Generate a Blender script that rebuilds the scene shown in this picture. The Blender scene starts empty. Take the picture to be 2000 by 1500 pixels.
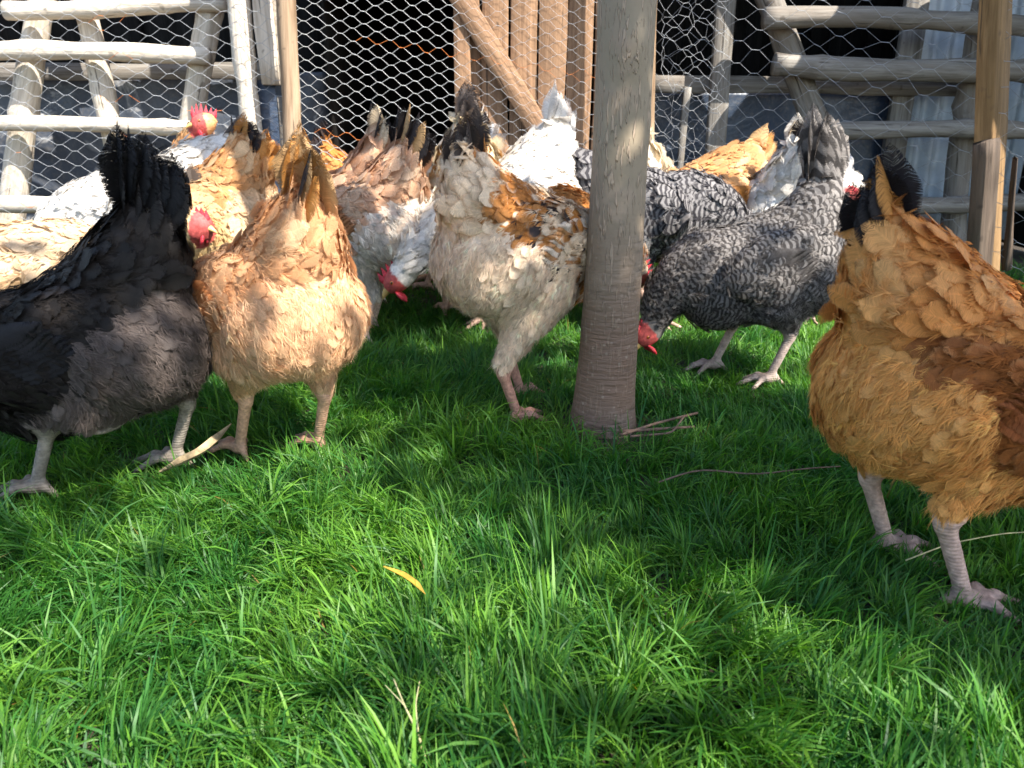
import bpy, math, random
import numpy as np
from mathutils import Vector, Matrix
R = math.radians
rng = np.random.default_rng(7)
random.seed(7)
scn = bpy.context.scene
COL = scn.collection

# ------------------------------------------------------------------ camera, sky, sun, exposure
cam_d = bpy.data.cameras.new('camera'); cam = bpy.data.objects.new('camera', cam_d); COL.objects.link(cam)
cam.location = (0, 0, .505); cam.rotation_euler = (R(90 - 19.2), 0, 0)
cam_d.sensor_width = 36; cam_d.lens = 27.2; cam_d.clip_start = .02; cam_d.clip_end = 300
cam_d.dof.use_dof = True; cam_d.dof.focus_distance = 1.15; cam_d.dof.aperture_fstop = 11
scn.camera = cam
SUN_EL, SUN_AZ = R(48), R(-40)          # azimuth from +X, light comes from the right
SUN_DIR = Vector((math.cos(SUN_EL) * math.cos(SUN_AZ), math.cos(SUN_EL) * math.sin(SUN_AZ), math.sin(SUN_EL)))
w = bpy.data.worlds.new('World'); scn.world = w; w.use_nodes = True
nt = w.node_tree; nt.nodes.clear()
sky = nt.nodes.new('ShaderNodeTexSky'); sky.sky_type = 'NISHITA'; sky.sun_disc = False
sky.sun_elevation = SUN_EL; sky.sun_rotation = math.pi / 2 - SUN_AZ
bg = nt.nodes.new('ShaderNodeBackground'); bg.inputs[1].default_value = .135
wo = nt.nodes.new('ShaderNodeOutputWorld')
nt.links.new(sky.outputs[0], bg.inputs[0]); nt.links.new(bg.outputs[0], wo.inputs[0])
sl = bpy.data.lights.new('sun', 'SUN'); sl.energy = 5.0; sl.angle = R(.53); sl.color = (1, .945, .86)
so = bpy.data.objects.new('sun', sl); COL.objects.link(so)
so.rotation_euler = SUN_DIR.to_track_quat('Z', 'Y').to_euler()
scn.view_settings.view_transform = 'Standard'; scn.view_settings.look = 'None'
scn.view_settings.gamma = 1; scn.view_settings.use_curve_mapping = False
scn.view_settings.exposure = 1.6
scn.cycles.max_bounces = 7; scn.cycles.transparent_max_bounces = 14; scn.cycles.diffuse_bounces = 4; scn.cycles.transmission_bounces = 4
scn.cycles.caustics_reflective = False; scn.cycles.caustics_refractive = False
scn.cycles.sample_clamp_indirect = 8

# ------------------------------------------------------------------ helpers: objects and meshes
def tag(o, label=None, cat=None, group=None, kind=None):
    if label: o['label'] = label
    if cat: o['category'] = cat
    if group: o['group'] = group
    if kind: o['kind'] = kind
    return o
def empty(name, loc=(0, 0, 0), rz=0):
    o = bpy.data.objects.new(name, None); COL.objects.link(o); o.location = loc; o.rotation_euler = (0, 0, rz)
    o.empty_display_size = .05
    return o
def mesh_np(name, V, F, mats, attrs=None, smooth=True, parent=None, fmat=None):
    """V (n,3); F (m,k) uniform faces or a list of such arrays; attrs {name:(n,3|1)} on points."""
    Fs = F if isinstance(F, list) else [F]
    me = bpy.data.meshes.new(name)
    V = np.asarray(V, np.float32)
    me.vertices.add(len(V)); me.vertices.foreach_set('co', V.ravel())
    loops = np.concatenate([np.asarray(f, np.int32).ravel() for f in Fs])
    cnt = np.concatenate([np.full(len(f), f.shape[1], np.int32) for f in Fs])
    st = np.concatenate([[0], np.cumsum(cnt)[:-1]]).astype(np.int32)
    me.loops.add(len(loops)); me.loops.foreach_set('vertex_index', loops)
    me.polygons.add(len(cnt)); me.polygons.foreach_set('loop_start', st)
    if smooth: me.polygons.foreach_set('use_smooth', np.ones(len(cnt), bool))
    for m in (mats if isinstance(mats, (list, tuple)) else [mats]): me.materials.append(m)
    if fmat is not None: me.polygons.foreach_set('material_index', np.asarray(fmat, np.int32))
    me.update(calc_edges=True)
    for k, a in (attrs or {}).items():
        a = np.asarray(a, np.float32)
        if a.ndim == 1:
            at = me.attributes.new(k, 'FLOAT', 'POINT'); at.data.foreach_set('value', a)
        else:
            at = me.attributes.new(k, 'FLOAT_VECTOR', 'POINT'); at.data.foreach_set('vector', a.ravel())
    o = bpy.data.objects.new(name, me); COL.objects.link(o)
    if parent: o.parent = parent
    return o
def vnoise(p, seed=0):
    """value noise on (n,3) points, 0..1"""
    p = np.asarray(p, float); i = np.floor(p).astype(np.int64); f = p - i; f = f * f * (3 - 2 * f)
    def h(a):
        n = (a[:, 0] * 73856093) ^ (a[:, 1] * 19349663) ^ (a[:, 2] * 83492791) ^ (seed * 2654435761 + 12345)
        n = (n ^ (n >> 13)) * 1274126177 & 0x7fffffff
        n = (n ^ (n >> 15)) * 2246822519 & 0x7fffffff
        return (n % 65536) / 65535.
    r = 0
    for dx in (0, 1):
        for dy in (0, 1):
            for dz in (0, 1):
                wgt = (f[:, 0] if dx else 1 - f[:, 0]) * (f[:, 1] if dy else 1 - f[:, 1]) * (f[:, 2] if dz else 1 - f[:, 2])
                r = r + wgt * h(i + np.array([dx, dy, dz]))
    return r
def fbm(p, seed=0):
    p = np.asarray(p, float)
    return (vnoise(p, seed) + .5 * vnoise(p * 2.1, seed + 1) + .25 * vnoise(p * 4.3, seed + 2)) / 1.75
def nrm(a): return a / np.maximum(np.linalg.norm(a, axis=-1, keepdims=True), 1e-9)

# ------------------------------------------------------------------ materials
def mat(name):
    m = bpy.data.materials.new(name); m.use_nodes = True; m.node_tree.nodes.clear(); return m, m.node_tree
class NT:
    def __init__(s, t): s.t = t
    def n(s, typ, **kw):
        nd = s.t.nodes.new('ShaderNode' + typ)
        for k, v in kw.items():
            if k.startswith('i_'):
                key = k[2:]; key = int(key) if key.isdigit() else key.replace('_', ' ')
                inp = nd.inputs[key]
                if hasattr(v, 'links') or isinstance(v, bpy.types.NodeSocket): s.t.links.new(v, inp)
                else: inp.default_value = v
            else: setattr(nd, k, v)
        return nd
    def math(s, op, a, b=0.0, c=None, clamp=False):
        nd = s.t.nodes.new('ShaderNodeMath'); nd.operation = op; nd.use_clamp = clamp
        for i, v in enumerate([a, b] + ([c] if c is not None else [])):
            if isinstance(v, bpy.types.NodeSocket): s.t.links.new(v, nd.inputs[i])
            else: nd.inputs[i].default_value = v
        return nd.outputs[0]
    def mix(s, f, a, b, mode='MIX'):
        nd = s.t.nodes.new('ShaderNodeMix'); nd.data_type = 'RGBA'; nd.blend_type = mode
        for i, v in ((0, f), (6, a), (7, b)):
            if isinstance(v, bpy.types.NodeSocket): s.t.links.new(v, nd.inputs[i])
            else: nd.inputs[i].default_value = v if i == 0 or len(v) == 4 else (*v, 1)
        return nd.outputs[2]
    def smooth(s, x, a, b, lo=0., hi=1.):
        nd = s.t.nodes.new('ShaderNodeMapRange'); nd.interpolation_type = 'SMOOTHSTEP'
        s.t.links.new(x, nd.inputs[0])
        for i, v in ((1, a), (2, b), (3, lo), (4, hi)): nd.inputs[i].default_value = v
        return nd.outputs[0]
    def noise(s, vec=None, scale=5, detail=3, rough=.6, dist=0.):
        nd = s.n('TexNoise'); nd.inputs['Scale'].default_value = scale; nd.inputs['Detail'].default_value = detail
        nd.inputs['Roughness'].default_value = rough; nd.inputs['Distortion'].default_value = dist
        if vec is not None: s.t.links.new(vec, nd.inputs['Vector'])
        return nd.outputs[0]
    def out(s, sh):
        o = s.t.nodes.new('ShaderNodeOutputMaterial'); s.t.links.new(sh, o.inputs[0])
    def link(s, a, b): s.t.links.new(a, b)

def feather_material():
    m, t = mat('feather_vane'); g = NT(t)
    a1 = g.n('Attribute', attribute_name='col').outputs['Color']; a2 = g.n('Attribute', attribute_name='col2').outputs['Color']
    mx = g.n('SeparateXYZ', i_0=g.n('Attribute', attribute_name='mx').outputs['Vector']).outputs
    uv = g.n('SeparateXYZ', i_0=g.n('Attribute', attribute_name='fuv').outputs['Vector']).outputs
    u, v, rn = uv[0], uv[1], mx[2]
    av = g.math('ABSOLUTE', v)
    # barbs run outwards and towards the tip
    bt = g.math('SUBTRACT', u, g.math('MULTIPLY', av, .22))
    vec = g.n('CombineXYZ', i_0=g.math('MULTIPLY', bt, 46.), i_1=g.math('MULTIPLY', v, 1.6), i_2=g.math('MULTIPLY', rn, 91.)).outputs[0]
    fine = g.noise(g.n('CombineXYZ', i_0=g.math('MULTIPLY', bt, 150.), i_1=g.math('MULTIPLY', v, .9), i_2=g.math('MULTIPLY', rn, 53.)).outputs[0], 1., 2, .5)
    barb = g.noise(vec, 1., 3, .65)
    vec2 = g.n('CombineXYZ', i_0=g.math('MULTIPLY', bt, 5.), i_1=g.math('MULTIPLY', v, .8), i_2=g.math('MULTIPLY', rn, 37.)).outputs[0]
    blot = g.noise(vec2, 1., 2, .5)
    sn = g.math('SINE', g.math('MULTIPLY_ADD', mx[0], g.math('MULTIPLY', g.math('MULTIPLY_ADD', blot, .05, u), 6.2832), g.math('MULTIPLY', rn, 5.)))
    bar = g.math('MULTIPLY', g.smooth(sn, -.35, .35), g.math('GREATER_THAN', mx[0], .1))
    edge = g.math('MAXIMUM', g.smooth(av, .55, .95), g.smooth(u, .72, .98))
    edge = g.math('MULTIPLY', edge, mx[1], clamp=True)
    c = g.mix(g.math('MAXIMUM', bar, edge), a1, a2)
    val = g.math('MULTIPLY', g.smooth(barb, .25, .75, .82, 1.12), g.smooth(blot, .3, .7, .92, 1.07))
    val = g.math('MULTIPLY', val, g.smooth(fine, .3, .7, .86, 1.12))
    rach = g.math('SUBTRACT', 1., g.smooth(av, .03, .09))
    val = g.math('MULTIPLY_ADD', rach, .12, val)
    vc = g.n('CombineXYZ', i_0=val, i_1=val, i_2=val).outputs[0]
    c = g.mix(1., c, vc, 'MULTIPLY')
    bump = g.n('Bump', i_Strength=.35, i_Distance=.002); g.link(barb, bump.inputs['Height'])
    p = g.n('BsdfPrincipled', i_Roughness=.6); p.inputs['Specular IOR Level'].default_value = .2
    g.link(c, p.inputs['Base Color']); g.link(bump.outputs[0], p.inputs['Normal'])
    tr = g.n('BsdfTranslucent'); g.link(c, tr.inputs[0])
    ms = g.n('MixShader', i_0=.32, i_1=p.outputs[0], i_2=tr.outputs[0])
    ee = g.math('MAXIMUM', g.math('SUBTRACT', av, .02), g.math('SUBTRACT', u, .02))
    th = g.math('MULTIPLY_ADD', g.math('SUBTRACT', ee, .58), .85, .23)
    fr = g.math('MULTIPLY', g.smooth(g.math('SUBTRACT', th, fine), -.05, .10), g.math('GREATER_THAN', ee, .45))
    tp = g.n('BsdfTransparent'); m2 = g.n('MixShader', i_0=fr, i_1=ms.outputs[0], i_2=tp.outputs[0])
    g.out(m2.outputs[0]); return m
def down_material():
    m, t = mat('down_strands'); g = NT(t)
    a = g.n('Attribute', attribute_name='col').outputs['Color']
    p = g.n('BsdfPrincipled', i_Roughness=.8); p.inputs['Specular IOR Level'].default_value = .15; g.link(a, p.inputs['Base Color'])
    tr = g.n('BsdfTranslucent'); g.link(a, tr.inputs[0])
    ms = g.n('MixShader', i_0=.35, i_1=p.outputs[0], i_2=tr.outputs[0]); g.out(ms.outputs[0]); return m
def skin_material():
    m, t = mat('hen_body'); g = NT(t)
    a = g.n('Attribute', attribute_name='col').outputs['Color']
    tc = g.n('TexCoord').outputs['Object']
    n1 = g.noise(tc, 160, 4, .65); n2 = g.noise(tc, 28, 2)
    v = g.math('MULTIPLY', g.smooth(n1, .3, .7, .72, 1.15), g.smooth(n2, .3, .7, .85, 1.1))
    c = g.mix(1., a, g.n('CombineXYZ', i_0=v, i_1=v, i_2=v).outputs[0], 'MULTIPLY')
    wv = g.n('TexWave', i_Scale=70., i_Distortion=2.5, bands_direction='Z'); g.link(tc, wv.inputs['Vector'])
    h = g.math('ADD', n1, g.math('MULTIPLY', wv.outputs[1], g.math('MULTIPLY', g.n('Attribute', attribute_name='scute').outputs['Fac'], .8)))
    b = g.n('Bump', i_Strength=.34, i_Distance=.0016); g.link(h, b.inputs['Height'])
    p = g.n('BsdfPrincipled', i_Roughness=.6); p.inputs['Specular IOR Level'].default_value = .3
    g.link(c, p.inputs['Base Color']); g.link(b.outputs[0], p.inputs['Normal']); g.out(p.outputs[0]); return m
def simple(name, col, rough=.6, spec=.4, nscale=60, amt=.25, bump=.2, sss=0.):
    m, t = mat(name); g = NT(t); tc = g.n('TexCoord').outputs['Object']
    n1 = g.noise(tc, nscale, 4); v = g.smooth(n1, .25, .75, 1 - amt, 1 + amt)
    c = g.mix(1., col, g.n('CombineXYZ', i_0=v, i_1=v, i_2=v).outputs[0], 'MULTIPLY')
    b = g.n('Bump', i_Strength=bump, i_Distance=.003); g.link(n1, b.inputs['Height'])
    p = g.n('BsdfPrincipled', i_Roughness=rough); p.inputs['Specular IOR Level'].default_value = spec
    if sss: p.inputs['Subsurface Weight'].default_value = sss; p.inputs['Subsurface Radius'].default_value = (.004, .0012, .0008); p.inputs['Subsurface Scale'].default_value = 1
    g.link(c, p.inputs['Base Color']); g.link(b.outputs[0], p.inputs['Normal']); g.out(p.outputs[0]); return m
def grass_material():
    m, t = mat('grass_blade'); g = NT(t)
    a = g.n('Attribute', attribute_name='col').outputs['Color']
    p = g.n('BsdfPrincipled', i_Roughness=.48); p.inputs['Specular IOR Level'].default_value = .3; g.link(a, p.inputs['Base Color'])
    tr = g.n('BsdfTranslucent'); g.link(g.mix(1., a, (1.25, 1.5, .5), 'MULTIPLY'), tr.inputs[0])
    ms = g.n('MixShader', i_0=.42, i_1=p.outputs[0], i_2=tr.outputs[0]); g.out(ms.outputs[0]); return m
def wood_material(name, c1, c2, c3=None, axis=2, fine=1., rough=.8, bump=.5, spots=0.):
    """grain stretched along the piece's own axis, in metres of object space; each piece is shifted by its random value"""
    m, t = mat(name); g = NT(t); tc = g.n('TexCoord').outputs['Object']
    rnd = g.n('ObjectInfo').outputs['Random']
    off = g.n('CombineXYZ', i_0=g.math('MULTIPLY', rnd, 17.), i_1=g.math('MULTIPLY', rnd, 31.), i_2=g.math('MULTIPLY', rnd, 11.)).outputs[0]
    vv = g.n('VectorMath', operation='ADD', i_0=tc, i_1=off).outputs[0]
    sc = [70 * fine] * 3; sc[axis] = 4 * fine
    mp = g.n('Mapping', i_Scale=tuple(sc)); g.link(vv, mp.inputs['Vector'])
    grain = g.noise(mp.outputs[0], 1., 5, .7, .4)
    sc2 = [14] * 3; sc2[axis] = 2.2
    mp2 = g.n('Mapping', i_Scale=tuple(sc2)); g.link(vv, mp2.inputs['Vector'])
    broad = g.noise(mp2.outputs[0], 1., 3, .6, .6)
    c = g.mix(g.smooth(grain, .3, .68), c2, c1)
    c = g.mix(g.smooth(broad, .42, .72, 0, .75), c, c3 or c2)
    mp3 = g.n('Mapping', i_Scale=tuple([95 * fine] * 2 + [3.2 * fine]) if axis == 2 else (40, 40, 40)); g.link(vv, mp3.inputs['Vector'])
    ck_ = g.noise(mp3.outputs[0], 1., 2, .5, .3); ckm = g.smooth(ck_, .66, .72)
    c = g.mix(g.math('MULTIPLY', ckm, .75), c, (.045, .034, .026))
    if spots:
        sp = g.noise(vv, 23., 2, .5); c = g.mix(g.smooth(sp, .66, .74, 0, spots), c, (.05, .035, .025))
    b = g.n('Bump', i_Strength=bump, i_Distance=.006); g.link(g.math('SUBTRACT', g.math('ADD', grain, g.math('MULTIPLY', broad, .7)), g.math('MULTIPLY', ckm, .8)), b.inputs['Height'])
    p = g.n('BsdfPrincipled', i_Roughness=rough); p.inputs['Specular IOR Level'].default_value = .25
    g.link(c, p.inputs['Base Color']); g.link(b.outputs[0], p.inputs['Normal']); g.out(p.outputs[0]); return m
def bark_material():
    m, t = mat('smooth_young_bark'); g = NT(t); tc = g.n('TexCoord').outputs['Object']
    z = g.n('SeparateXYZ', i_0=tc).outputs[2]
    n0 = g.noise(tc, 9., 4, .6)
    c = g.mix(g.smooth(g.math('ADD', z, g.math('MULTIPLY', n0, .25)), .22, .62), (.19, .118, .08), (.24, .192, .13))
    c = g.mix(g.smooth(n0, .52, .7, 0, .7), c, (.30, .22, .16))
    mp = g.n('Mapping', i_Scale=(230., 230., 30.)); g.link(tc, mp.inputs['Vector'])
    fl = g.noise(mp.outputs[0], 1., 2, .5); flm = g.math('MULTIPLY', g.smooth(fl, .56, .64, 0, .75), g.smooth(z, .08, .42, .25, 1.))
    c = g.mix(g.math('MULTIPLY', flm, .85), c, (.42, .31, .22))
    mp2 = g.n('Mapping', i_Scale=(24., 24., 150.)); g.link(tc, mp2.inputs['Vector'])
    rg = g.noise(mp2.outputs[0], 1., 3, .6); low = g.smooth(z, .45, .1)
    c = g.mix(g.math('MULTIPLY', g.math('MULTIPLY', g.smooth(rg, .54, .68), g.smooth(n0, .42, .6)), g.math('MULTIPLY', low, .75)), c, (.075, .052, .04))
    sp = g.n('TexVoronoi', i_Scale=75.); g.link(tc, sp.inputs['Vector'])
    c = g.mix(g.math('MULTIPLY', g.smooth(sp.outputs[0], .22, .12), g.math('MULTIPLY', low, .6)), c, (.35, .27, .2))
    h = g.math('ADD', g.math('MULTIPLY', flm, .6), g.math('SUBTRACT', n0, g.math('MULTIPLY', g.math('MULTIPLY', rg, low), .8)))
    b = g.n('Bump', i_Strength=1., i_Distance=.005); g.link(h, b.inputs['Height'])
    p = g.n('BsdfPrincipled', i_Roughness=.66); p.inputs['Specular IOR Level'].default_value = .35
    g.link(c, p.inputs['Base Color']); g.link(b.outputs[0], p.inputs['Normal']); g.out(p.outputs[0]); return m
def soil_material():
    m, t = mat('soil'); g = NT(t); tc = g.n('TexCoord').outputs['Object']
    n1 = g.noise(tc, 14., 6, .7); n2 = g.noise(tc, 90., 4, .7)
    c = g.mix(g.smooth(n1, .35, .65), (.02, .014, .009), (.055, .036, .022))
    c = g.mix(g.smooth(n2, .5, .7, 0, .6), c, (.02, .035, .01))
    b = g.n('Bump', i_Strength=.9, i_Distance=.01); g.link(n2, b.inputs['Height'])
    p = g.n('BsdfPrincipled', i_Roughness=.95); g.link(c, p.inputs['Base Color']); g.link(b.outputs[0], p.inputs['Normal']); g.out(p.outputs[0]); return m
def tarp_material(name, c1, c2, patch=.5):
    m, t = mat(name); g = NT(t); tc = g.n('TexCoord').outputs['Object']
    n = g.noise(tc, 4.5, 5, .65, .8); f = g.noise(tc, 60., 3)
    c = g.mix(g.smooth(n, patch, patch + .1), c1, c2)
    c = g.mix(g.smooth(f, .45, .75, 0, .35), c, (.16, .14, .12))
    b = g.n('Bump', i_Strength=.6, i_Distance=.02); g.link(n, b.inputs['Height'])
    p = g.n('BsdfPrincipled', i_Roughness=.42); g.link(c, p.inputs['Base Color']); g.link(b.outputs[0], p.inputs['Normal']); g.out(p.outputs[0]); return m

M_FE, M_DOWN, M_BODY, M_GRASS = feather_material(), down_material(), skin_material(), grass_material()
M_COMB = simple('comb_skin', (.42, .026, .04), .5, .4, 260, .35, .9, sss=.35)
M_BEAK = simple('beak_horn', (.55, .36, .13), .4, .5, 80, .2, .1)
M_EYE = simple('eye_iris', (.42, .12, .02), .15, .6, 40, .1, 0)
M_PUPIL = simple('eye_pupil', (.006, .005, .005), .1, .6, 40, .1, 0)
M_GREYWOOD = wood_material('weathered_sunlit_pole_wood', (.68, .61, .51), (.38, .32, .25), (.55, .47, .37), 2, 1, spots=.5)  # pole wood with strong sunlight put into its pale colour
M_GREYSHADE = wood_material('weathered_shaded_pole_wood', (.26, .24, .21), (.12, .105, .088), (.18, .15, .12), 2, 1, spots=.5)  # darker copy of the pole wood, shade put into the colour
M_BROWNPOLE = wood_material('brown_pole_bark', (.31, .215, .135), (.15, .095, .055), (.40, .30, .20), 2, .9, spots=.6)
M_DOOR = wood_material('brown_plank_wood', (.31, .185, .105), (.15, .085, .048), (.24, .145, .085), 2, .9, spots=.8)
M_SPLIT = wood_material('yellow_split_wood', (.27, .165, .075), (.12, .07, .028), (.19, .11, .045), 2, 1.1, spots=.4, bump=.8)
M_BARKY = wood_material('dark_rough_bark', (.10, .07, .05), (.035, .025, .018), (.15, .115, .085), 2, .8, spots=.8, bump=1.)
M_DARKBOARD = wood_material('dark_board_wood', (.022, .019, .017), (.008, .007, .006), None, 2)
M_WIRE = simple('galvanised_wire', (.39, .40, .40), .38, .6, 90, .3, .1)
M_WIRE_DULL = simple('dull_galvanised_wire', (.28, .29, .30), .45, .5, 90, .3, .1)
M_RUST = simple('rusty_wire', (.42, .13, .03), .75, .3, 120, .3, .2)
M_BARK = bark_material(); M_SOIL = soil_material()
M_TARP_L = tarp_material('grey_blue_tarpaulin', (.055, .065, .085), (.36, .36, .36), .56)
M_TARP_R = tarp_material('dark_blue_tarpaulin', (.03, .046, .078), (.06, .08, .115), .5)
M_SHEET = simple('galvanised_sheet', (.50, .56, .62), .38, .5, 12, .18, .15)
M_DRYLEAF = simple('dry_straw_leaf', (.27, .205, .115), .75, .25, 70, .5, .6)
M_STRAW = simple('dry_stalk', (.45, .40, .20), .7, .3, 90, .3, .2)
M_TWIG = simple('twig_bark', (.16, .10, .07), .8, .2, 120, .35, .4)
M_YELLOW = simple('yellowed_blade', (.36, .23, .03), .5, .4, 60, .25, .1)

# ------------------------------------------------------------------ helpers: poles, boards, tubes
def tube_arrays(pts, rad, seg=12, rough=0., seed=0, ratio=1.):
    pts = np.asarray(pts, float); n = len(pts); rad = np.broadcast_to(np.asarray(rad, float), (n,))
    T = nrm(np.gradient(pts, axis=0)); up = np.array([0, 0, 1.]) if abs(T[:, 2]).mean() < .8 else np.array([0, 1., 0])
    S = nrm(np.cross(T, up)); U = np.cross(S, T)
    an = np.linspace(0, 2 * np.pi, seg, endpoint=False)
    ring = np.cos(an)[None, :, None] * S[:, None] + np.sin(an)[None, :, None] * U[:, None] * ratio
    V = pts[:, None] + ring * rad[:, None, None]
    if rough:
        nz = fbm(V.reshape(-1, 3) * 9 + seed * 3.7, seed).reshape(n, seg, 1) - .5
        V = V + ring * nz * rough
    V = V.reshape(-1, 3)
    i = np.arange(n - 1)[:, None] * seg; j = np.arange(seg)[None]; k = (j + 1) % seg
    Q = np.stack([i + j, i + k, i + seg + k, i + seg + j], -1).reshape(-1, 4)
    c0 = len(V); V = np.vstack([V, pts[:1] - T[:1] * .0, pts[-1:]])
    jj = np.arange(seg); kk = (jj + 1) % seg
    t0 = np.stack([np.full(seg, c0), kk, jj], -1); t1 = np.stack([np.full(seg, c0 + 1), (n - 1) * seg + jj, (n - 1) * seg + kk], -1)
    return V, Q, np.vstack([t0, t1])
def local_frame_obj(name, a, b, mats, build, parent=None):
    """object whose own z axis runs from a to b; build(length) returns (V, faces)"""
    a, b = Vector(a), Vector(b); d = b - a; L = d.length
    V, F = build(L)
    o = mesh_np(name, V, F, mats, smooth=True)
    o.location = a; o.rotation_mode = 'QUATERNION'; o.rotation_quaternion = d.to_track_quat('Z', 'Y')
    if parent: o.parent = parent
    return o
def pole(name, a, b, r0, r1, m, parent=None, crook=.012, seed=0, seg=16, knots=3, nseg=26):
    def build(L):
        rs = np.random.default_rng(seed + 100)
        z = np.linspace(0, L, nseg); ph = rs.uniform(0, 6, 4)
        x = crook * (np.sin(z / L * 3.3 + ph[0]) - np.sin(ph[0])) ; y = crook * (np.sin(z / L * 4.1 + ph[1]) - np.sin(ph[1]))
        rad = np.linspace(r0, r1, nseg) * (1 + .05 * np.sin(z * 17 + ph[2]))
        for _ in range(knots):
            k = rs.uniform(.1, .9) * L; rad = rad + .16 * r0 * np.exp(-((z - k) / .025) ** 2)
        V, Q, T = tube_arrays(np.stack([x, y, z], -1), rad, seg, r0 * .28, seed)
        return V, [Q, T]
    return local_frame_obj(name, a, b, m, build, parent)
def board(name, a, b, wdt, thk, m, parent=None, seed=0, roll=0., rag=.004):
    """sawn board from a to b with slightly wavy edges; width lies across, thickness in depth"""
    def build(L):
        n = 14; z = np.linspace(0, L, n); rs = np.random.default_rng(seed + 55)
        prof = np.array([(-1, -.8), (-.94, -1), (.94, -1), (1, -.8), (1, .8), (.94, 1), (-.94, 1), (-1, .8)])
        V = []
        e0 = (vnoise(np.stack([z * 6, np.full(n, seed), np.zeros(n)], -1)) - .5) * rag * 2
        e1 = (vnoise(np.stack([z * 6, np.full(n, seed + 9), np.zeros(n)], -1)) - .5) * rag * 2
        for i in range(n):
            w2 = wdt / 2
            for px, py in prof: V.append((px * w2 + (e0[i] if px < 0 else e1[i]), py * thk / 2, z[i] + (rs.uniform(-1, 1) * rag if i in (0, n - 1) else 0)))
        V = np.array(V); k = len(prof)
        i = np.arange(n - 1)[:, None] * k; j = np.arange(k)[None]; jn = (j + 1) % k
        Q = np.stack([i + j, i + jn, i + k + jn, i + k + j], -1).reshape(-1, 4)
        return V, [Q, np.array([list(range(k))[::-1]]), np.array([[(n - 1) * k + q for q in range(k)]])]
    a, b = Vector(a), Vector(b); d = b - a
    V, F = build(d.length); o = mesh_np(name, V, F, m, smooth=False)
    zc = d.normalized(); yc = Vector((0, 1, 0)); yc = (yc - zc * yc.dot(zc)).normalized(); xc = yc.cross(zc)
    Mx = Matrix((xc, yc, zc)).transposed().to_4x4(); Mx.translation = a
    o.matrix_world = Mx @ Matrix.Rotation(roll, 4, 'Z')
    if parent: o.parent = parent
    return o

# ------------------------------------------------------------------ ground
def gheight(x, y):
    p = np.stack([np.asarray(x) * 2.2, np.asarray(y) * 2.2, np.zeros_like(np.asarray(x, float))], -1)
    return (vnoise(p.reshape(-1, 3), 3).reshape(np.shape(x)) - .5) * .03
gx = np.concatenate([[-60, -20, -8], np.linspace(-3, 3, 61), [8, 20, 60]]); gy = np.concatenate([[-60, -20, -6], np.linspace(-1, 5, 61), [8, 20, 60]])
GX, GY = np.meshgrid(gx, gy); GZ = np.where((abs(GX) < 3.01) & (GY > -1.01) & (GY < 5.01), gheight(GX, GY), 0) - .004
n = len(gx); i = (np.arange(len(gy) - 1)[:, None] * n + np.arange(n - 1)[None]).ravel()
tag(mesh_np('ground', np.stack([GX, GY, GZ], -1).reshape(-1, 3), np.stack([i, i + 1, i + 1 + n, i + n], -1), M_SOIL), kind='structure',
    label='dark brown soil under the green lawn')

# ------------------------------------------------------------------ hen house behind the wire
hh = tag(empty('hen_house', (.2, 3.9, 0)), 'dark open fronted timber hen house behind the chicken wire', 'hen house')
def hbox(name, x0, x1, y0, y1, z0, z1, m, parent=hh, base=(.2, 3.9, 0)):
    V = np.array([(x, y, z) for x in (x0, x1) for y in (y0, y1) for z in (z0, z1)], float) - np.array(base)
    F = np.array([(0, 1, 3, 2), (4, 6, 7, 5), (0, 4, 5, 1), (2, 3, 7, 6), (0, 2, 6, 4), (1, 5, 7, 3)])
    return mesh_np(name, V, F, m, smooth=False, parent=parent)
xx = -2.9
k = 0
while xx < 2.9:
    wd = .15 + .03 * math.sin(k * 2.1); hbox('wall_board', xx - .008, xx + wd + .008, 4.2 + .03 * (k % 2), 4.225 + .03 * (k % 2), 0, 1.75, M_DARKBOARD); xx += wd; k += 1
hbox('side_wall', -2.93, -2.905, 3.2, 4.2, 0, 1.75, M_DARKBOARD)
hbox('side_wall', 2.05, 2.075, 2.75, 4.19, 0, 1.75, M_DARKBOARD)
hbox('roof', -.69, .43, 2.88, 3.115, 1.755, 1.785, M_DARKBOARD)  # unseen front strip, brought forward to keep sun out
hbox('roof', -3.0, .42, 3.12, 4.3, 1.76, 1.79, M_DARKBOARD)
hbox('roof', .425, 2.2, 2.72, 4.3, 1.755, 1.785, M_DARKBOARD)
hbox('added_sun_screen', -.69, .43, 2.90, 2.925, .90, 1.75, M_DARKBOARD)  # unseen board added to keep the opening dark
hbox('added_shade_panel', 1.5, 2.9, 1.5, 2.715, 1.42, 1.445, M_DARKBOARD)  # unseen panel added to shade the right ladder
hbox('added_shade_post', 2.8, 2.86, 1.55, 1.61, 0, 1.415, M_DARKBOARD)  # out of view, carries the added shade panel
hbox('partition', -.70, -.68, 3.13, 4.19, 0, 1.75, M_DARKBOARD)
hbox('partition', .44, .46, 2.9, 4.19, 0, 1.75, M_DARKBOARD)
hbox('floor_board', -.675, .435, 3.0, 4.19, .012, .03, M_DARKBOARD)

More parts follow.
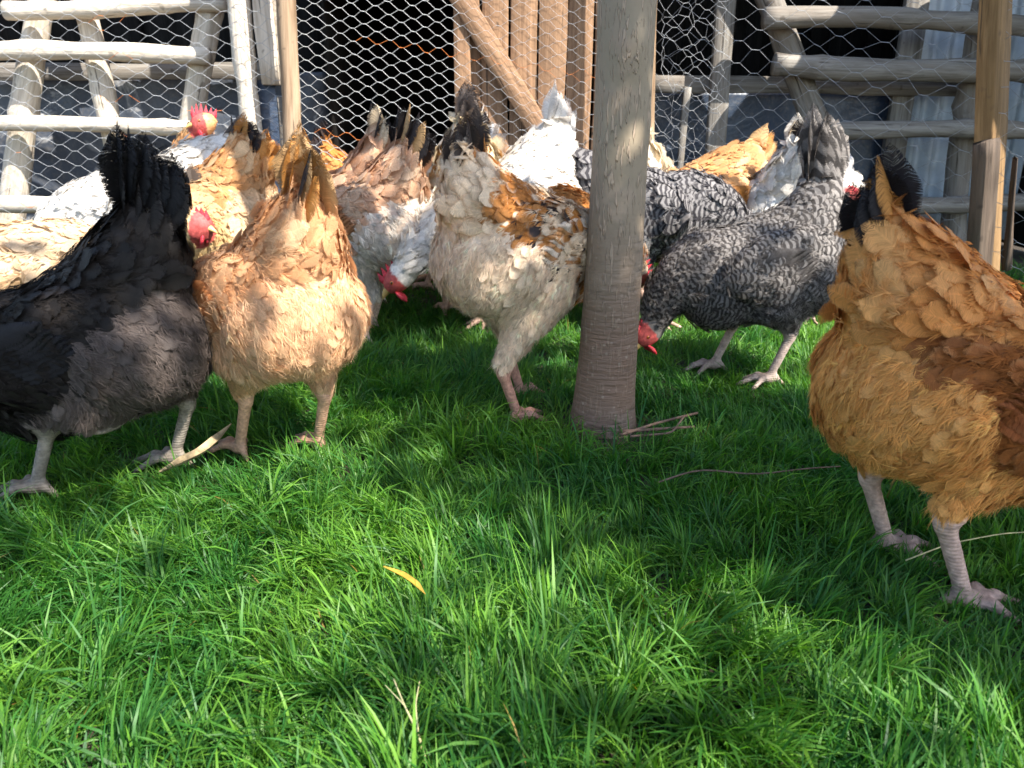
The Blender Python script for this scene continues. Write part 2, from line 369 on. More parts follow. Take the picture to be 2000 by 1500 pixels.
# plank door in the middle
dr = tag(empty('plank_door', (.13, 2.84, 0)), 'brown plank door with a diagonal brace behind the fine wire', 'door')
def dpos(x, z, y=2.84): return (x - .13, y - 2.84, z)
edges = [-.19, -.105, -.008, .088, .186, .276, .366, .45]
for q in range(7):
    board('plank', dpos((edges[q] + edges[q + 1]) / 2 - .004, .05), dpos((edges[q] + edges[q + 1]) / 2 + .004, 1.6), edges[q + 1] - edges[q] - .004 - .003 * (q % 2), .022, M_DOOR, dr, seed=q)
board('brace', dpos(-.245, .985, 2.803), dpos(.16, .35, 2.803), .072, .03, M_DOOR, dr, seed=20)
board('door_stile', dpos(-.165, .04, 2.811), dpos(-.165, 1.6, 2.811), .055, .022, M_DOOR, dr, seed=21)
board('rail', dpos(-.19, 1.1, 2.81), dpos(.45, 1.1, 2.81), .08, .022, M_DOOR, dr, seed=22)

# roost ladders
la = tag(empty('roost_ladder', (-1.4, 2.97, 0)), 'sunlit pole roost ladder inside the wire by the grey tarpaulin', 'ladder', 'roost ladders behind the wire')
def lp(x, z, y=2.95): return (x + 1.4, y - 2.97, z)
for q, (xa, xb, za, zb, r) in enumerate([(-1.735, -.985, .842, .846, .030), (-2.12, -1.06, .70, .702, .032), (-2.12, -1.13, .462, .474, .028), (-2.12, -1.2, .203, .208, .032)]):
    pole('rung', lp(xa, za, 2.925), lp(xb, zb, 2.925), r, r * .93, M_GREYWOOD, la, seed=q + 4, knots=2)
pole('stile', lp(-.985, 1.06, 3.0), lp(-1.37, -.02, 3.02), .04, .047, M_GREYWOOD, la, seed=11)
pole('stile', lp(-1.51, 1.15, 3.0), lp(-1.50, -.02, 3.01), .036, .04, M_GREYWOOD, la, seed=12)
pole('stile', lp(-1.62, .98, 3.03), lp(-2.02, .0, 3.05), .042, .05, M_GREYWOOD, la, seed=13)
rl = tag(empty('roost_ladder', (1.3, 2.93, 0)), 'grey pole roost ladder in shade beside the corrugated metal sheet', 'ladder', 'roost ladders behind the wire')
def rp(x, z, y=2.9): return (x - 1.3, y - 2.93, z)
for q, (xa, xb, za, zb, r) in enumerate([(.85, 1.85, .812, .80, .034), (.90, 1.9, .668, .63, .038), (1.06, 1.95, .452, .425, .030), (1.12, 2.0, .205, .20, .032)]):
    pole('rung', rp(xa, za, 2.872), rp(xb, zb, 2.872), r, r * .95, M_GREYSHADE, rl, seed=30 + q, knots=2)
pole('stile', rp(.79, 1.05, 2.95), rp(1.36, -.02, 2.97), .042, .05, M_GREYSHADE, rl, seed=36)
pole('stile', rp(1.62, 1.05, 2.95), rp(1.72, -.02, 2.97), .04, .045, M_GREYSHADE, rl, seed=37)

# frame timbers and sheets
def single(name, label, cat, fn, group=None):
    o = fn(name); tag(o, label, cat, group); return o
single('round_post', 'pale sunlit round post left of the grey boards', 'post', lambda nm: pole(nm, (-.873, 2.76, -.02), (-.862, 2.76, 1.7), .035, .031, M_GREYWOOD, seed=41), 'timbers of the coop front')
single('grey_board', 'short pale grey board hanging beside the sunlit round post', 'board', lambda nm: board(nm, (-.805, 2.77, .60), (-.805, 2.77, 1.7), .062, .025, M_GREYWOOD, seed=42), 'timbers of the coop front')
single('grey_board', 'grey board with split edge next to the brown round pole', 'board', lambda nm: board(nm, (-.745, 2.785, .50), (-.74, 2.785, 1.7), .058, .025, M_GREYWOOD, seed=43), 'timbers of the coop front')
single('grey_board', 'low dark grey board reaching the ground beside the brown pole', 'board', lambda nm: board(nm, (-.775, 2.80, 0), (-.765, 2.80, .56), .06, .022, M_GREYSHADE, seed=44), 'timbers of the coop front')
single('plastic_strip', 'dark blue plastic strip hanging below the short grey board', 'plastic sheet', lambda nm: board(nm, (-.838, 2.79, 0), (-.828, 2.79, .615), .06, .006, M_TARP_R, seed=45))
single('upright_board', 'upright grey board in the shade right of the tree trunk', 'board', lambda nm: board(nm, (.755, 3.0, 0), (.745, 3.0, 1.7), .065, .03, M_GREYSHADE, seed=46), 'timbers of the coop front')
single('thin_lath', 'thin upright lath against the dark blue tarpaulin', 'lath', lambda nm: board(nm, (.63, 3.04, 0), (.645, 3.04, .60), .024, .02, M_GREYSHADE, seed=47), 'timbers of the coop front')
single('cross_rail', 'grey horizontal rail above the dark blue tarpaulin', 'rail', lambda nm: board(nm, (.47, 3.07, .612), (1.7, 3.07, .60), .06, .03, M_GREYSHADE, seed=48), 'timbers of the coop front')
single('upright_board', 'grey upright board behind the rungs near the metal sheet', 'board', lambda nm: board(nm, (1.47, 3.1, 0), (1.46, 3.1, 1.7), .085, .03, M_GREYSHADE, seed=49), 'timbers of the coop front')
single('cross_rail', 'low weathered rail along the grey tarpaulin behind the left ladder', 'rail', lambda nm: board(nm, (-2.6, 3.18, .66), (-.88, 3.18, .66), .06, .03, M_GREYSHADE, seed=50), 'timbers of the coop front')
def sheet(name, x0, x1, y, z0, z1, m, amp, seed, nx=90, nz=50, fy=None):
    X, Z = np.meshgrid(np.linspace(x0, x1, nx), np.linspace(z0, z1, nz))
    P = np.stack([X.ravel() * 3.2, Z.ravel() * 2.2, np.full(X.size, seed * 1.7)], -1)
    Y = y + (fbm(P, seed).reshape(X.shape) - .5) * amp + (fbm(P * np.array([4, 1.5, 1]), seed + 5).reshape(X.shape) - .5) * amp * .35
    if fy is not None: Y = y + fy(X, Z)
    V = np.stack([X, Y, Z], -1).reshape(-1, 3); B = V + np.array([0, .003, 0])
    i = (np.arange(nz - 1)[:, None] * nx + np.arange(nx - 1)[None]).ravel(); q = np.stack([i, i + 1, i + 1 + nx, i + nx], -1); N = len(V)
    bl = np.concatenate([np.arange(nx), np.arange(1, nz) * nx + nx - 1, (nz - 1) * nx + np.arange(nx - 2, -1, -1), np.arange(nz - 2, 0, -1) * nx])
    s = np.stack([bl, bl + N, np.roll(bl, -1) + N, np.roll(bl, -1)], -1)
    return mesh_np(name, np.vstack([V, B]), [q, q[:, ::-1] + N, s], m)
tag(sheet('tarpaulin', -2.7, -.72, 3.24, 0, .66, M_TARP_L, .12, 3), 'crumpled grey blue tarpaulin with pale patches behind the left ladder', 'tarpaulin', 'tarpaulins on the coop walls')
tag(sheet('tarpaulin', .47, 1.46, 3.16, 0, .585, M_TARP_R, .06, 8), 'dark blue tarpaulin sheet low behind the shaded right ladder', 'tarpaulin', 'tarpaulins on the coop walls')
tag(sheet('corrugated_sheet', 1.49, 2.03, 3.2, .02, 1.5, M_SHEET, 0, 1, 130, 6, lambda X, Z: .014 * np.sin(X * 2 * np.pi / .076)), 'pale blue grey corrugated metal sheet behind the right ladder', 'metal sheet')

# ------------------------------------------------------------------ chicken wire fence
fence = tag(empty('wire_fence', (0, 2.7, 0)), 'chicken wire fence on rough wooden posts behind the hens', 'fence')
def hexwire(name, surf, s1, t1, pitch, rw, rt, m, rust=None, jitter=.05, seed=0, horizontal=True, keep=None, parent=fence, aspect=.86, base=(0, 2.7, 0)):
    """hexagonal netting over the sheet (s,t) in metres; horizontal=True puts the twists along s. surf maps (n,2)->(n,3)"""
    a = pitch; ru = pitch * aspect            # across flats, row pitch
    # twists along t, zigzag wires between; then axes are swapped for horizontal netting
    S, T = (t1, s1) if horizontal else (s1, t1)
    nu, nv = int(S / a) + 2, int(T / ru) + 2
    segs, tw = [], []
    for j in range(nv):
        for i_ in range(nu):
            x = (i_ + (.5 if j % 2 else 0)) * a; y = j * ru
            A = (x, y - ru * .17); B = (x, y + ru * .17)
            segs.append((A, B)); tw.append(1)
            segs.append((B, (x + a / 2, (j + 1) * ru - ru * .17))); tw.append(0)
            segs.append((B, (x - a / 2, (j + 1) * ru - ru * .17))); tw.append(0)
    segs = np.array(segs); tw = np.array(tw)
    def jit(p):
        k = np.stack([p[:, 0] * 40 + seed, p[:, 1] * 40, np.zeros(len(p))], -1)
        return p + (np.stack([vnoise(k, 5), vnoise(k, 9)], -1) - .5) * pitch * jitter * 2
    A, B = jit(segs[:, 0]), jit(segs[:, 1])
    if horizontal: A, B = A[:, ::-1], B[:, ::-1]
    ok = (A[:, 0] > 0) & (A[:, 0] < s1) & (B[:, 0] > 0) & (B[:, 0] < s1) & (A[:, 1] > 0) & (A[:, 1] < t1) & (B[:, 1] > 0) & (B[:, 1] < t1)
    if keep is not None: ok &= keep((A + B) / 2)
    A, B, tw = A[ok], B[ok], tw[ok]
    isr = rust((A + B) / 2) if rust is not None else np.zeros(len(A), bool)
    P, Q = surf(A), surf(B)
    def build(sel, nm, mm):
        p, q, r = P[sel], Q[sel], np.where(tw[sel], rt, rw)
        if len(p) == 0: return
        D = nrm(q - p); U = nrm(np.cross(D, np.array([.0, 1., .03]))); W = np.cross(D, U)
        rings = []
        for e in (p - D * r[:, None] * .4, q + D * r[:, None] * .4):
            for an in (0, 2.094, 4.189): rings.append(e + (U * math.cos(an) + W * math.sin(an)) * r[:, None])
        V = np.stack(rings, 1).reshape(-1, 3) - np.array(base); b = np.arange(len(p))[:, None] * 6
        F = np.concatenate([b + np.array([[0, 1, 4, 3]]), b + np.array([[1, 2, 5, 4]]), b + np.array([[2, 0, 3, 5]])])
        tag(mesh_np(nm, V, F, mm, parent=parent), kind='stuff')
    build(~isr, name, m); build(isr, 'rusty_wire', M_RUST)
def wav(p, a=.012, f=5., sd=0):
    return (fbm(np.stack([p[:, 0] * f, p[:, 1] * f, np.full(len(p), sd * 1.)], -1), sd) - .5) * 2 * a
# left bay
hexwire('wire_mesh', lambda p: np.stack([-2.3 + p[:, 0], 2.70 + wav(p, .02, 3, 1), 1.35 - p[:, 1] + wav(p, .012, 2, 2)], -1), 1.62, 1.35, .045, .0007, .0010, M_WIRE_DULL,
        rust=lambda p: (vnoise(np.stack([p[:, 0] * 3, p[:, 1] * 60, p[:, 0] * 0], -1), 4) > .9), jitter=.08, seed=1, aspect=1.1)
# middle bay over the dark opening and the door (slightly tilted rows)
hexwire('wire_mesh', lambda p: np.stack([-.70 + p[:, 0], 2.69 + wav(p, .012, 3, 3), 1.37 - p[:, 1] - .14 * (p[:, 0]) + wav(p, .006, 3, 4)], -1), 1.10, 1.37, .0375, .00075, .00115, M_WIRE,
        rust=lambda p: ((abs(p[:, 1] - .615) < .012) & (p[:, 0] > .2)) | ((abs(p[:, 1] - .91) < .012) & (vnoise(np.stack([p[:, 0] * 9, p[:, 1] * 0, p[:, 0] * 0], -1), 4) > .4)) | ((p[:, 1] > .95) & (vnoise(np.stack([p[:, 0] * 9, p[:, 1] * 40, p[:, 0] * 0], -1), 6) > .62)), jitter=.07, seed=2, aspect=1.03, keep=lambda p: p[:, 0] < .53)
hexwire('wire_mesh', lambda p: np.stack([-.70 + p[:, 0], 2.69 + wav(p, .012, 3, 3), 1.37 - p[:, 1] - .14 * (p[:, 0]) + wav(p, .006, 3, 4)], -1), 1.10, 1.37, .0375, .00045, .0007, M_WIRE_DULL,
        rust=lambda p: ((abs(p[:, 1] - .615) < .012) & (p[:, 0] > .2)) | ((abs(p[:, 1] - .91) < .012) & (vnoise(np.stack([p[:, 0] * 9, p[:, 1] * 0, p[:, 0] * 0], -1), 4) > .4)) | ((p[:, 1] > .95) & (vnoise(np.stack([p[:, 0] * 9, p[:, 1] * 40, p[:, 0] * 0], -1), 6) > .62)), jitter=.07, seed=2, aspect=1.03, keep=lambda p: p[:, 0] >= .53)
# right bay: larger sagging cells, runs towards the camera to the split post and on
def rsurf(p):
    f = p[:, 0] / .96
    return np.stack([.44 + .75 * f, 2.69 - .60 * f + wav(p, .03, 3, 6), 1.3 - p[:, 1] - .10 * f + wav(p, .03, 2.2, 7)], -1)
hexwire('wire_mesh', rsurf, 1.7, 1.3, .060, .0005, .0009, M_WIRE_DULL, jitter=.1, seed=3, horizontal=True, aspect=.98)
# slack second layer bunched beside the trunk
def csurf(p):
    k = np.stack([p[:, 0] * 14, p[:, 1] * 14, p[:, 0] * 0], -1)
    return np.stack([.45 + p[:, 0] * .62 + (vnoise(k, 31) - .5) * .035, 2.64 + (vnoise(k, 32) - .5) * .05, 1.3 - p[:, 1] + (vnoise(k, 33) - .5) * .035], -1)
hexwire('wire_mesh', csurf, .36, 1.25, .045, .0005, .0008, M_WIRE_DULL, jitter=.15, seed=4, aspect=1.)
fb = (0, 2.7, 0)
def fp(x, y, z): return (x, y - 2.7, z)
pole('fence_post', fp(-.738, 2.655, -.03), fp(-.652, 2.655, 1.6), .031, .027, M_BROWNPOLE, fence, seed=61, crook=.006)['label'] = 'round brown pole beside the dark opening'
pole('fence_post', fp(.452, 2.655, -.03), fp(.437, 2.655, 1.6), .021, .018, M_BROWNPOLE, fence, seed=62, crook=.01)['label'] = 'thin brown pole behind the trunk'
board('fence_post', fp(1.30, 2.08, -.03), fp(1.10, 2.08, 1.25), .085, .045, M_SPLIT, fence, seed=63, rag=.007, roll=R(38))['label'] = 'split yellow timber post'
board('bark_block', fp(1.238, 2.025, .02), fp(1.184, 2.02, .44), .062, .036, M_BARKY, fence, seed=64, rag=.009, roll=R(32))
board('bark_strip', fp(1.40, 2.05, .30), fp(1.335, 2.03, .68), .028, .010, M_BARKY, fence, seed=65, rag=.009)
board('bark_strip', fp(1.305, 2.02, .12), fp(1.265, 2.02, .40), .012, .02, M_BARKY, fence, seed=66, rag=.008)

# ------------------------------------------------------------------ the tree: trunk, limbs and the crown above the frame that shades the lawn
tree = tag(empty('young_tree', (.157, 1.235, 0)), 'slim grey green tree trunk standing in the lawn among the hens', 'tree')
zz = np.concatenate([np.linspace(-.03, .12, 10), np.linspace(.15, 2.0, 60)])
rad = .0455 + .014 * np.exp(-np.maximum(zz, 0) / .05) + .002 * np.sin(zz * 9) - .003 * zz
pts = np.stack([.004 * np.sin(zz * 4.) + .012 * zz, .004 * np.sin(zz * 3 + 1), zz], -1)
V, Q, T = tube_arrays(pts, rad, 40, .006, 5)
an = np.arctan2(V[:, 1], V[:, 0])
for kz, ka, kr, kh in ((.60, -1.25, .022, .016), (.47, -2.3, .014, .008), (.42, -2.2, .013, .006), (.30, -1.9, .010, .004), (.245, -1.75, .010, .005), (.70, -2.6, .012, .005), (.13, -.9, .012, .004)):
    d2 = ((V[:, 2] - kz) ** 2 + ((an - ka) * .047) ** 2) / kr ** 2
    ring = np.exp(-d2) - .75 * np.exp(-d2 * 5)
    V[:, :2] += nrm(V[:, :2]) * (kh * ring)[:, None]
trunk = mesh_np('trunk', V, [Q, T], M_BARK, parent=tree)
def limb(name, pts, r0, r1, parent, base, seed):
    pts = np.array(pts, float); t = np.linspace(0, 1, len(pts)); tt = np.linspace(0, 1, 14)
    P = np.stack([np.interp(tt, t, pts[:, k]) for k in range(3)], -1) + (np.stack([vnoise(np.stack([tt * 5, tt * 0 + k, tt * 0 + seed], -1)) for k in range(3)], -1) - .5) * .08
    V, Q, T = tube_arrays(P - np.array(base), np.linspace(r0, r1, 14), 9, .004, seed)
    return mesh_np(name, V, [Q, T], M_BARK, parent=parent)
TB = (.157, 1.235, 0)
for q, e in enumerate([(1.3, .75, 2.45), (2.1, .75, 2.35), (2.7, .5, 2.6), (2.2, 1.2, 2.7), (1.5, .2, 2.8), (-.5, 1.0, 2.9)]):
    limb('branch', [(.18, 1.23, 1.85), (.18 + (e[0] - .18) * .4, 1.23 + (e[1] - 1.23) * .3, 2.15), e], .03, .008, tree, TB, 70 + q)
cot = 1 / math.tan(SUN_EL)
def crown():  # unseen leaf clusters, set along the sun to shape the shade below
    rs = np.random.default_rng(21); C = []
    while len(C) < 240:
        h = rs.uniform(1.95, 2.75); gx_, gy_ = rs.uniform(-1.25, 1.3), rs.uniform(.2, 1.85)
        nz = float(vnoise(np.array([[gx_ * 3.0, gy_ * 3.6, 4.]]), 17)[0])
        lit = 0
        if gx_ < -.10 - (gy_ - .5) * .7 and gy_ < .88: lit = 1                           # left bare so the lower left lawn is sunlit
        if gy_ < .57 and .06 < gx_ < .40: lit = 1                                        # left bare for a sunlit strip of near lawn
        if (gx_ - .02) ** 2 + ((gy_ - .98) * 1.5) ** 2 < .10 ** 2: lit = 1
        if lit: continue
        if (gx_ + .55) ** 2 + (gy_ - 1.30) ** 2 < .24 ** 2: continue                                     # hole cut to let sun reach the buff hen
        onstem = abs(gx_ + .26) < .20 and abs(gy_ - 1.58) < .22  # extra clusters added to shade the trunk
        if gy_ > 1.48 and not onstem: continue
        if not onstem and nz < (.31 if gx_ > .15 else .42): continue
        C.append((gx_ + h * cot * math.cos(SUN_AZ), gy_ + h * cot * math.sin(SUN_AZ), h))
    C = np.array(C); per = 30
    ctr = np.repeat(C, per, 0) + rs.normal(0, .085, (len(C) * per, 3))
    n = len(ctr); D = nrm(rs.normal(0, 1, (n, 3)) + np.array([0, 0, -.5])); N = nrm(rs.normal(0, 1, (n, 3)) + np.array([.3, 0, 1.2])); B = nrm(np.cross(D, N)); N = np.cross(B, D)
    L = rs.uniform(.05, .085, n)[:, None]; Wd = L * .27
    V = np.stack([ctr, ctr + D * L * .4 + B * Wd + N * L * .06, ctr + D * L, ctr + D * L * .4 - B * Wd + N * L * .06], 1).reshape(-1, 3) - np.array(TB)
    F = np.arange(n * 4).reshape(n, 4)
    col = np.repeat(np.array([.035, .085, .018]) * rs.uniform(.7, 1.3, (n, 1)), 4, 0)
    tag(mesh_np('crown', V, F, M_GRASS, {'col': col}, smooth=False, parent=tree), kind='stuff')
crown()

# ------------------------------------------------------------------ lawn
def grass():
    rs = np.random.default_rng(5); P = []
    for y0, y1, dens in ((.28, .62, 140000), (.62, 1.0, 115000), (1.0, 1.5, 80000), (1.5, 2.1, 50000), (2.1, 2.72, 12000)):
        hw = .74 * y1 + .12; N = int(dens * 2 * hw * (y1 - y0))
        P.append(np.stack([rs.uniform(-hw, hw, N), rs.uniform(y0, y1, N)], -1))
    P = np.vstack(P)
    # tufts: pull part of the blades to tuft centres
    nc = 5200; tc = np.stack([rs.uniform(-2.1, 2.1, nc), rs.uniform(.25, 2.72, nc)], -1)
    cell = .06; from collections import defaultdict
    H = defaultdict(list)
    for q, (a, b) in enumerate(tc): H[(int(a // cell), int(b // cell))].append(q)
    key = np.floor(P / cell).astype(int); pick = np.full(len(P), -1)
    rr = rs.integers(0, 1 << 30, len(P))
    for q, (a, b) in enumerate(key):
        l = H.get((a, b))
        if l: pick[q] = l[rr[q] % len(l)]
    tl = (pick >= 0) & (rs.random(len(P)) < .62)
    P[tl] = P[tl] * .42 + tc[pick[tl]] * .58 + rs.normal(0, .004, (tl.sum(), 2))
    taz = rs.uniform(0, 6.283, nc); tht = rs.uniform(.75, 1.3, nc)
    p3 = np.stack([P[:, 0], P[:, 1], np.zeros(len(P))], -1)
    hn = fbm(p3 * 4.5, 41); dn = fbm(p3 * 7, 44)
    dtrunk = np.hypot(P[:, 0] - .165, P[:, 1] - 1.225)
    keep = (dtrunk > .052) & (rs.random(len(P)) < np.clip((dtrunk - .04) / .12, .12, 1)) & (rs.random(len(P)) < np.clip((dn - .28) * 6, .75, 1))
    P, p3, hn, pick, tl = P[keep], p3[keep], hn[keep], pick[keep], tl[keep]
    n = len(P)
    az = rs.uniform(0, 6.283, n)
    az = np.where(tl, taz[pick] + rs.normal(0, .9, n), az)
    flow = fbm(p3 * 2.2, 47) * 12
    az = np.where(rs.random(n) < .45, flow + rs.normal(0, .5, n), az)
    L = rs.gamma(9, .0047, n) * (.62 + .75 * hn) * np.where(tl, tht[pick], 1) * np.clip(1.1 - .12 * P[:, 1], .8, 1.1) * np.where(tl, 1.05, rs.uniform(.55, 1.05, n))
    for fx, fy in FEET: L = L * (1 - .55 * np.exp(-(((P[:, 0] - fx) ** 2 + (P[:, 1] - fy) ** 2) / .055 ** 2)))
    L = np.clip(L, .014, .125)
    wd = rs.uniform(.0014, .0031, n) * (.8 + L * 5)
    f0 = np.abs(rs.normal(.42, .28, n)); f1 = f0 + np.abs(rs.normal(.75, .5, n)) * np.clip(L / .05, .5, 1.6)
    U = np.array([0, .25, .5, .75, 1.]); Wp = np.array([.75, 1., .92, .62, 0])
    hd = np.stack([np.cos(az), np.sin(az)], -1); tw = rs.normal(0, .7, n)
    side = np.stack([-np.sin(az), np.cos(az)], -1)
    pos = np.zeros((n, 5, 3)); pos[:, 0, :2] = P; pos[:, 0, 2] = gheight(P[:, 0], P[:, 1]) - .006
    for k in range(1, 5):
        ph = np.clip(f0 + (f1 - f0) * ((U[k] + U[k - 1]) / 2) ** 1.3, 0, 1.9); st = L * (U[k] - U[k - 1])
        pos[:, k, :2] = pos[:, k - 1, :2] + hd * (np.sin(ph) * st)[:, None]; pos[:, k, 2] = pos[:, k - 1, 2] + np.cos(ph) * st
    pos[:, 1:, 2] = np.maximum(pos[:, 1:, 2], (pos[:, :1, 2]) + .008 + .004 * rs.random((n, 1)))
    verts = np.zeros((n, 9, 3))
    for k in range(5):
        ca = np.cos(tw * (1 + U[k])); sa = np.sin(tw * (1 + U[k]))
        sv = np.concatenate([side * ca[:, None], (sa * .8)[:, None]], 1)
        o = sv * (wd * Wp[k] / 2)[:, None]
        if k < 4: verts[:, 2 * k] = pos[:, k] - o; verts[:, 2 * k + 1] = pos[:, k] + o
        else: verts[:, 8] = pos[:, 4]
    b = np.arange(n)[:, None] * 9
    q = np.concatenate([b + np.array([[0, 1, 3, 2]]), b + np.array([[2, 3, 5, 4]]), b + np.array([[4, 5, 7, 6]])]); t = b + np.array([[6, 7, 8]])
    base = np.array([.031, .130, .020]); hi = np.array([.125, .285, .032]); blue = np.array([.018, .10, .032])
    m1 = np.clip(fbm(p3 * 9, 51) * 1.6 - .4 + rs.normal(0, .25, n), 0, 1)[:, None]
    c = base * (1 - m1) + hi * m1
    m2 = (rs.random(n) < .25)[:, None]; c = np.where(m2, c * .5 + blue * .5, c)
    dry = rs.random(n) < .002; c[dry] = np.array([.34, .24, .07]) * rs.uniform(.5, 1.1, (dry.sum(), 1))
    c = c * rs.uniform(.75, 1.25, (n, 1))
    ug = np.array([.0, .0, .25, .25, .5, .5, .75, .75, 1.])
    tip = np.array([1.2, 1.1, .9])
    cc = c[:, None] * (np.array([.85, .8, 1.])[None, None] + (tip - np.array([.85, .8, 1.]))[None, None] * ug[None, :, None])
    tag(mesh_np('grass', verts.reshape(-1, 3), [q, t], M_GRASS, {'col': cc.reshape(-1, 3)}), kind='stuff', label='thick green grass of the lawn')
    print('grass blades', n)

# ------------------------------------------------------------------ hens
def rotY(a): return np.array([[math.cos(a), 0, math.sin(a)], [0, 1, 0], [-math.sin(a), 0, math.cos(a)]])
def rotZ(a): return np.array([[math.cos(a), -math.sin(a), 0], [math.sin(a), math.cos(a), 0], [0, 0, 1]])
class Prim:
    def __init__(s, kind, a, b, ra, rb, reg, flow, k, Rm=None): s.kind, s.a, s.b, s.ra, s.rb, s.reg, s.flow, s.k, s.R = kind, np.array(a, float), None if b is None else np.array(b, float), ra, rb, reg, nrm(np.array(flow, float)), k, Rm
    def d(s, p):
        if s.kind == 'e':
            q = p - s.a
            if s.R is not None: q = q @ s.R
            r = np.array(s.ra); k0 = np.sqrt(((q / r) ** 2).sum(-1)); k1 = np.sqrt(((q / (r * r)) ** 2).sum(-1)) + 1e-9
            return k0 * (k0 - 1) / k1
        ab = s.b - s.a; t = np.clip(((p - s.a) @ ab) / (ab @ ab), 0, 1)
        return np.sqrt((((p - s.a) - t[..., None] * ab) ** 2).sum(-1)) - (s.ra + (s.rb - s.ra) * t)
def smin(a, b, k):
    h = np.clip(.5 + .5 * (b - a) / k, 0, 1); return b + (a - b) * h - k * h * (1 - h)
def field(prims, p):
    d = None
    for q in prims:
        e = q.d(p); d = e if d is None else smin(d, e, q.k)
    return d
def surface_nets(prims, lo, hi, h):
    n = [int(math.ceil((hi[k] - lo[k]) / h)) + 1 for k in range(3)]
    ax = [lo[k] + np.arange(n[k]) * h for k in range(3)]
    G = np.stack(np.meshgrid(*ax, indexing='ij'), -1)
    D = np.full(n, 1e3, np.float64)
    first = True
    for q in prims:                                           # evaluated only near each primitive
        if q.kind == 'e': m = max(q.ra); a0 = q.a - m; b0 = q.a + m
        else: m = max(q.ra, q.rb); a0 = np.minimum(q.a, q.b) - m; b0 = np.maximum(q.a, q.b) + m
        mg = q.k + 3 * h; i0 = [max(0, int((a0[k] - mg - lo[k]) / h)) for k in range(3)]; i1 = [min(n[k], int((b0[k] + mg - lo[k]) / h) + 2) for k in range(3)]
        sl_ = tuple(slice(i0[k], i1[k]) for k in range(3))
        e = q.d(G[sl_]); cur = D[sl_]
        D[sl_] = np.where(cur > 100, e, smin(np.minimum(cur, 100), e, q.k))
    ins = D < 0
    c = np.zeros([k - 1 for k in n], int); cs = [(a, b, g) for a in (0, 1) for b in (0, 1) for g in (0, 1)]
    for a, b, g in cs: c += ins[a:n[0] - 1 + a, b:n[1] - 1 + b, g:n[2] - 1 + g]
    act = (c > 0) & (c < 8); idx = np.full(act.shape, -1); I = np.argwhere(act); idx[act] = np.arange(len(I))
    acc = np.zeros((len(I), 3)); cnt = np.zeros(len(I))
    for e in range(12):
        axis = e // 4; o = [(0, 0), (1, 0), (0, 1), (1, 1)][e % 4]; o = list(o); o.insert(axis, 0); o = np.array(o); f = o.copy(); f[axis] = 1
        A = I + o; B = I + f; da = np.clip(D[tuple(A.T)], -1, 1); db = np.clip(D[tuple(B.T)], -1, 1); x = (da < 0) != (db < 0)
        t = np.where(x, da / np.where(x, da - db, 1), 0); acc += np.where(x[:, None], A + t[:, None] * (B - A), 0); cnt += x
    V = np.array(lo) + acc / cnt[:, None] * h
    F = []
    for axis in range(3):
        sl0 = [slice(None)] * 3; sl1 = [slice(None)] * 3; sl0[axis] = slice(0, -1); sl1[axis] = slice(1, None)
        a_ = ins[tuple(sl0)]; b_ = ins[tuple(sl1)]; E_ = np.argwhere(a_ != b_)
        u, v = [(1, 2), (2, 0), (0, 1)][axis]
        E_ = E_[(E_[:, u] > 0) & (E_[:, v] > 0) & (E_[:, u] < n[u] - 1) & (E_[:, v] < n[v] - 1)]
        if not len(E_): continue
        s = a_[tuple(E_.T)]
        def ix(du, dv):
            q = E_.copy(); q[:, u] += du; q[:, v] += dv; return idx[tuple(q.T)]
        quad = np.stack([ix(-1, -1), ix(0, -1), ix(0, 0), ix(-1, 0)], -1)
        quad = np.where(s[:, None], quad, quad[:, ::-1]); F.append(quad)
    F = np.concatenate(F); F = F[(F >= 0).all(1)]
    return V, F
def smooth_mesh(V, F, wgt, it):
    n = len(V); e0 = np.concatenate([F[:, k] for k in range(4)]); e1 = np.concatenate([F[:, (k + 1) % 4] for k in range(4)])
    deg = np.bincount(e0, minlength=n) + np.bincount(e1, minlength=n)
    for _ in range(it):
        s = np.stack([np.bincount(e0, V[e1, k], n) + np.bincount(e1, V[e0, k], n) for k in range(3)], -1) / np.maximum(deg, 1)[:, None]
        V = V + (s - V) * wgt[:, None] * .5
    return V

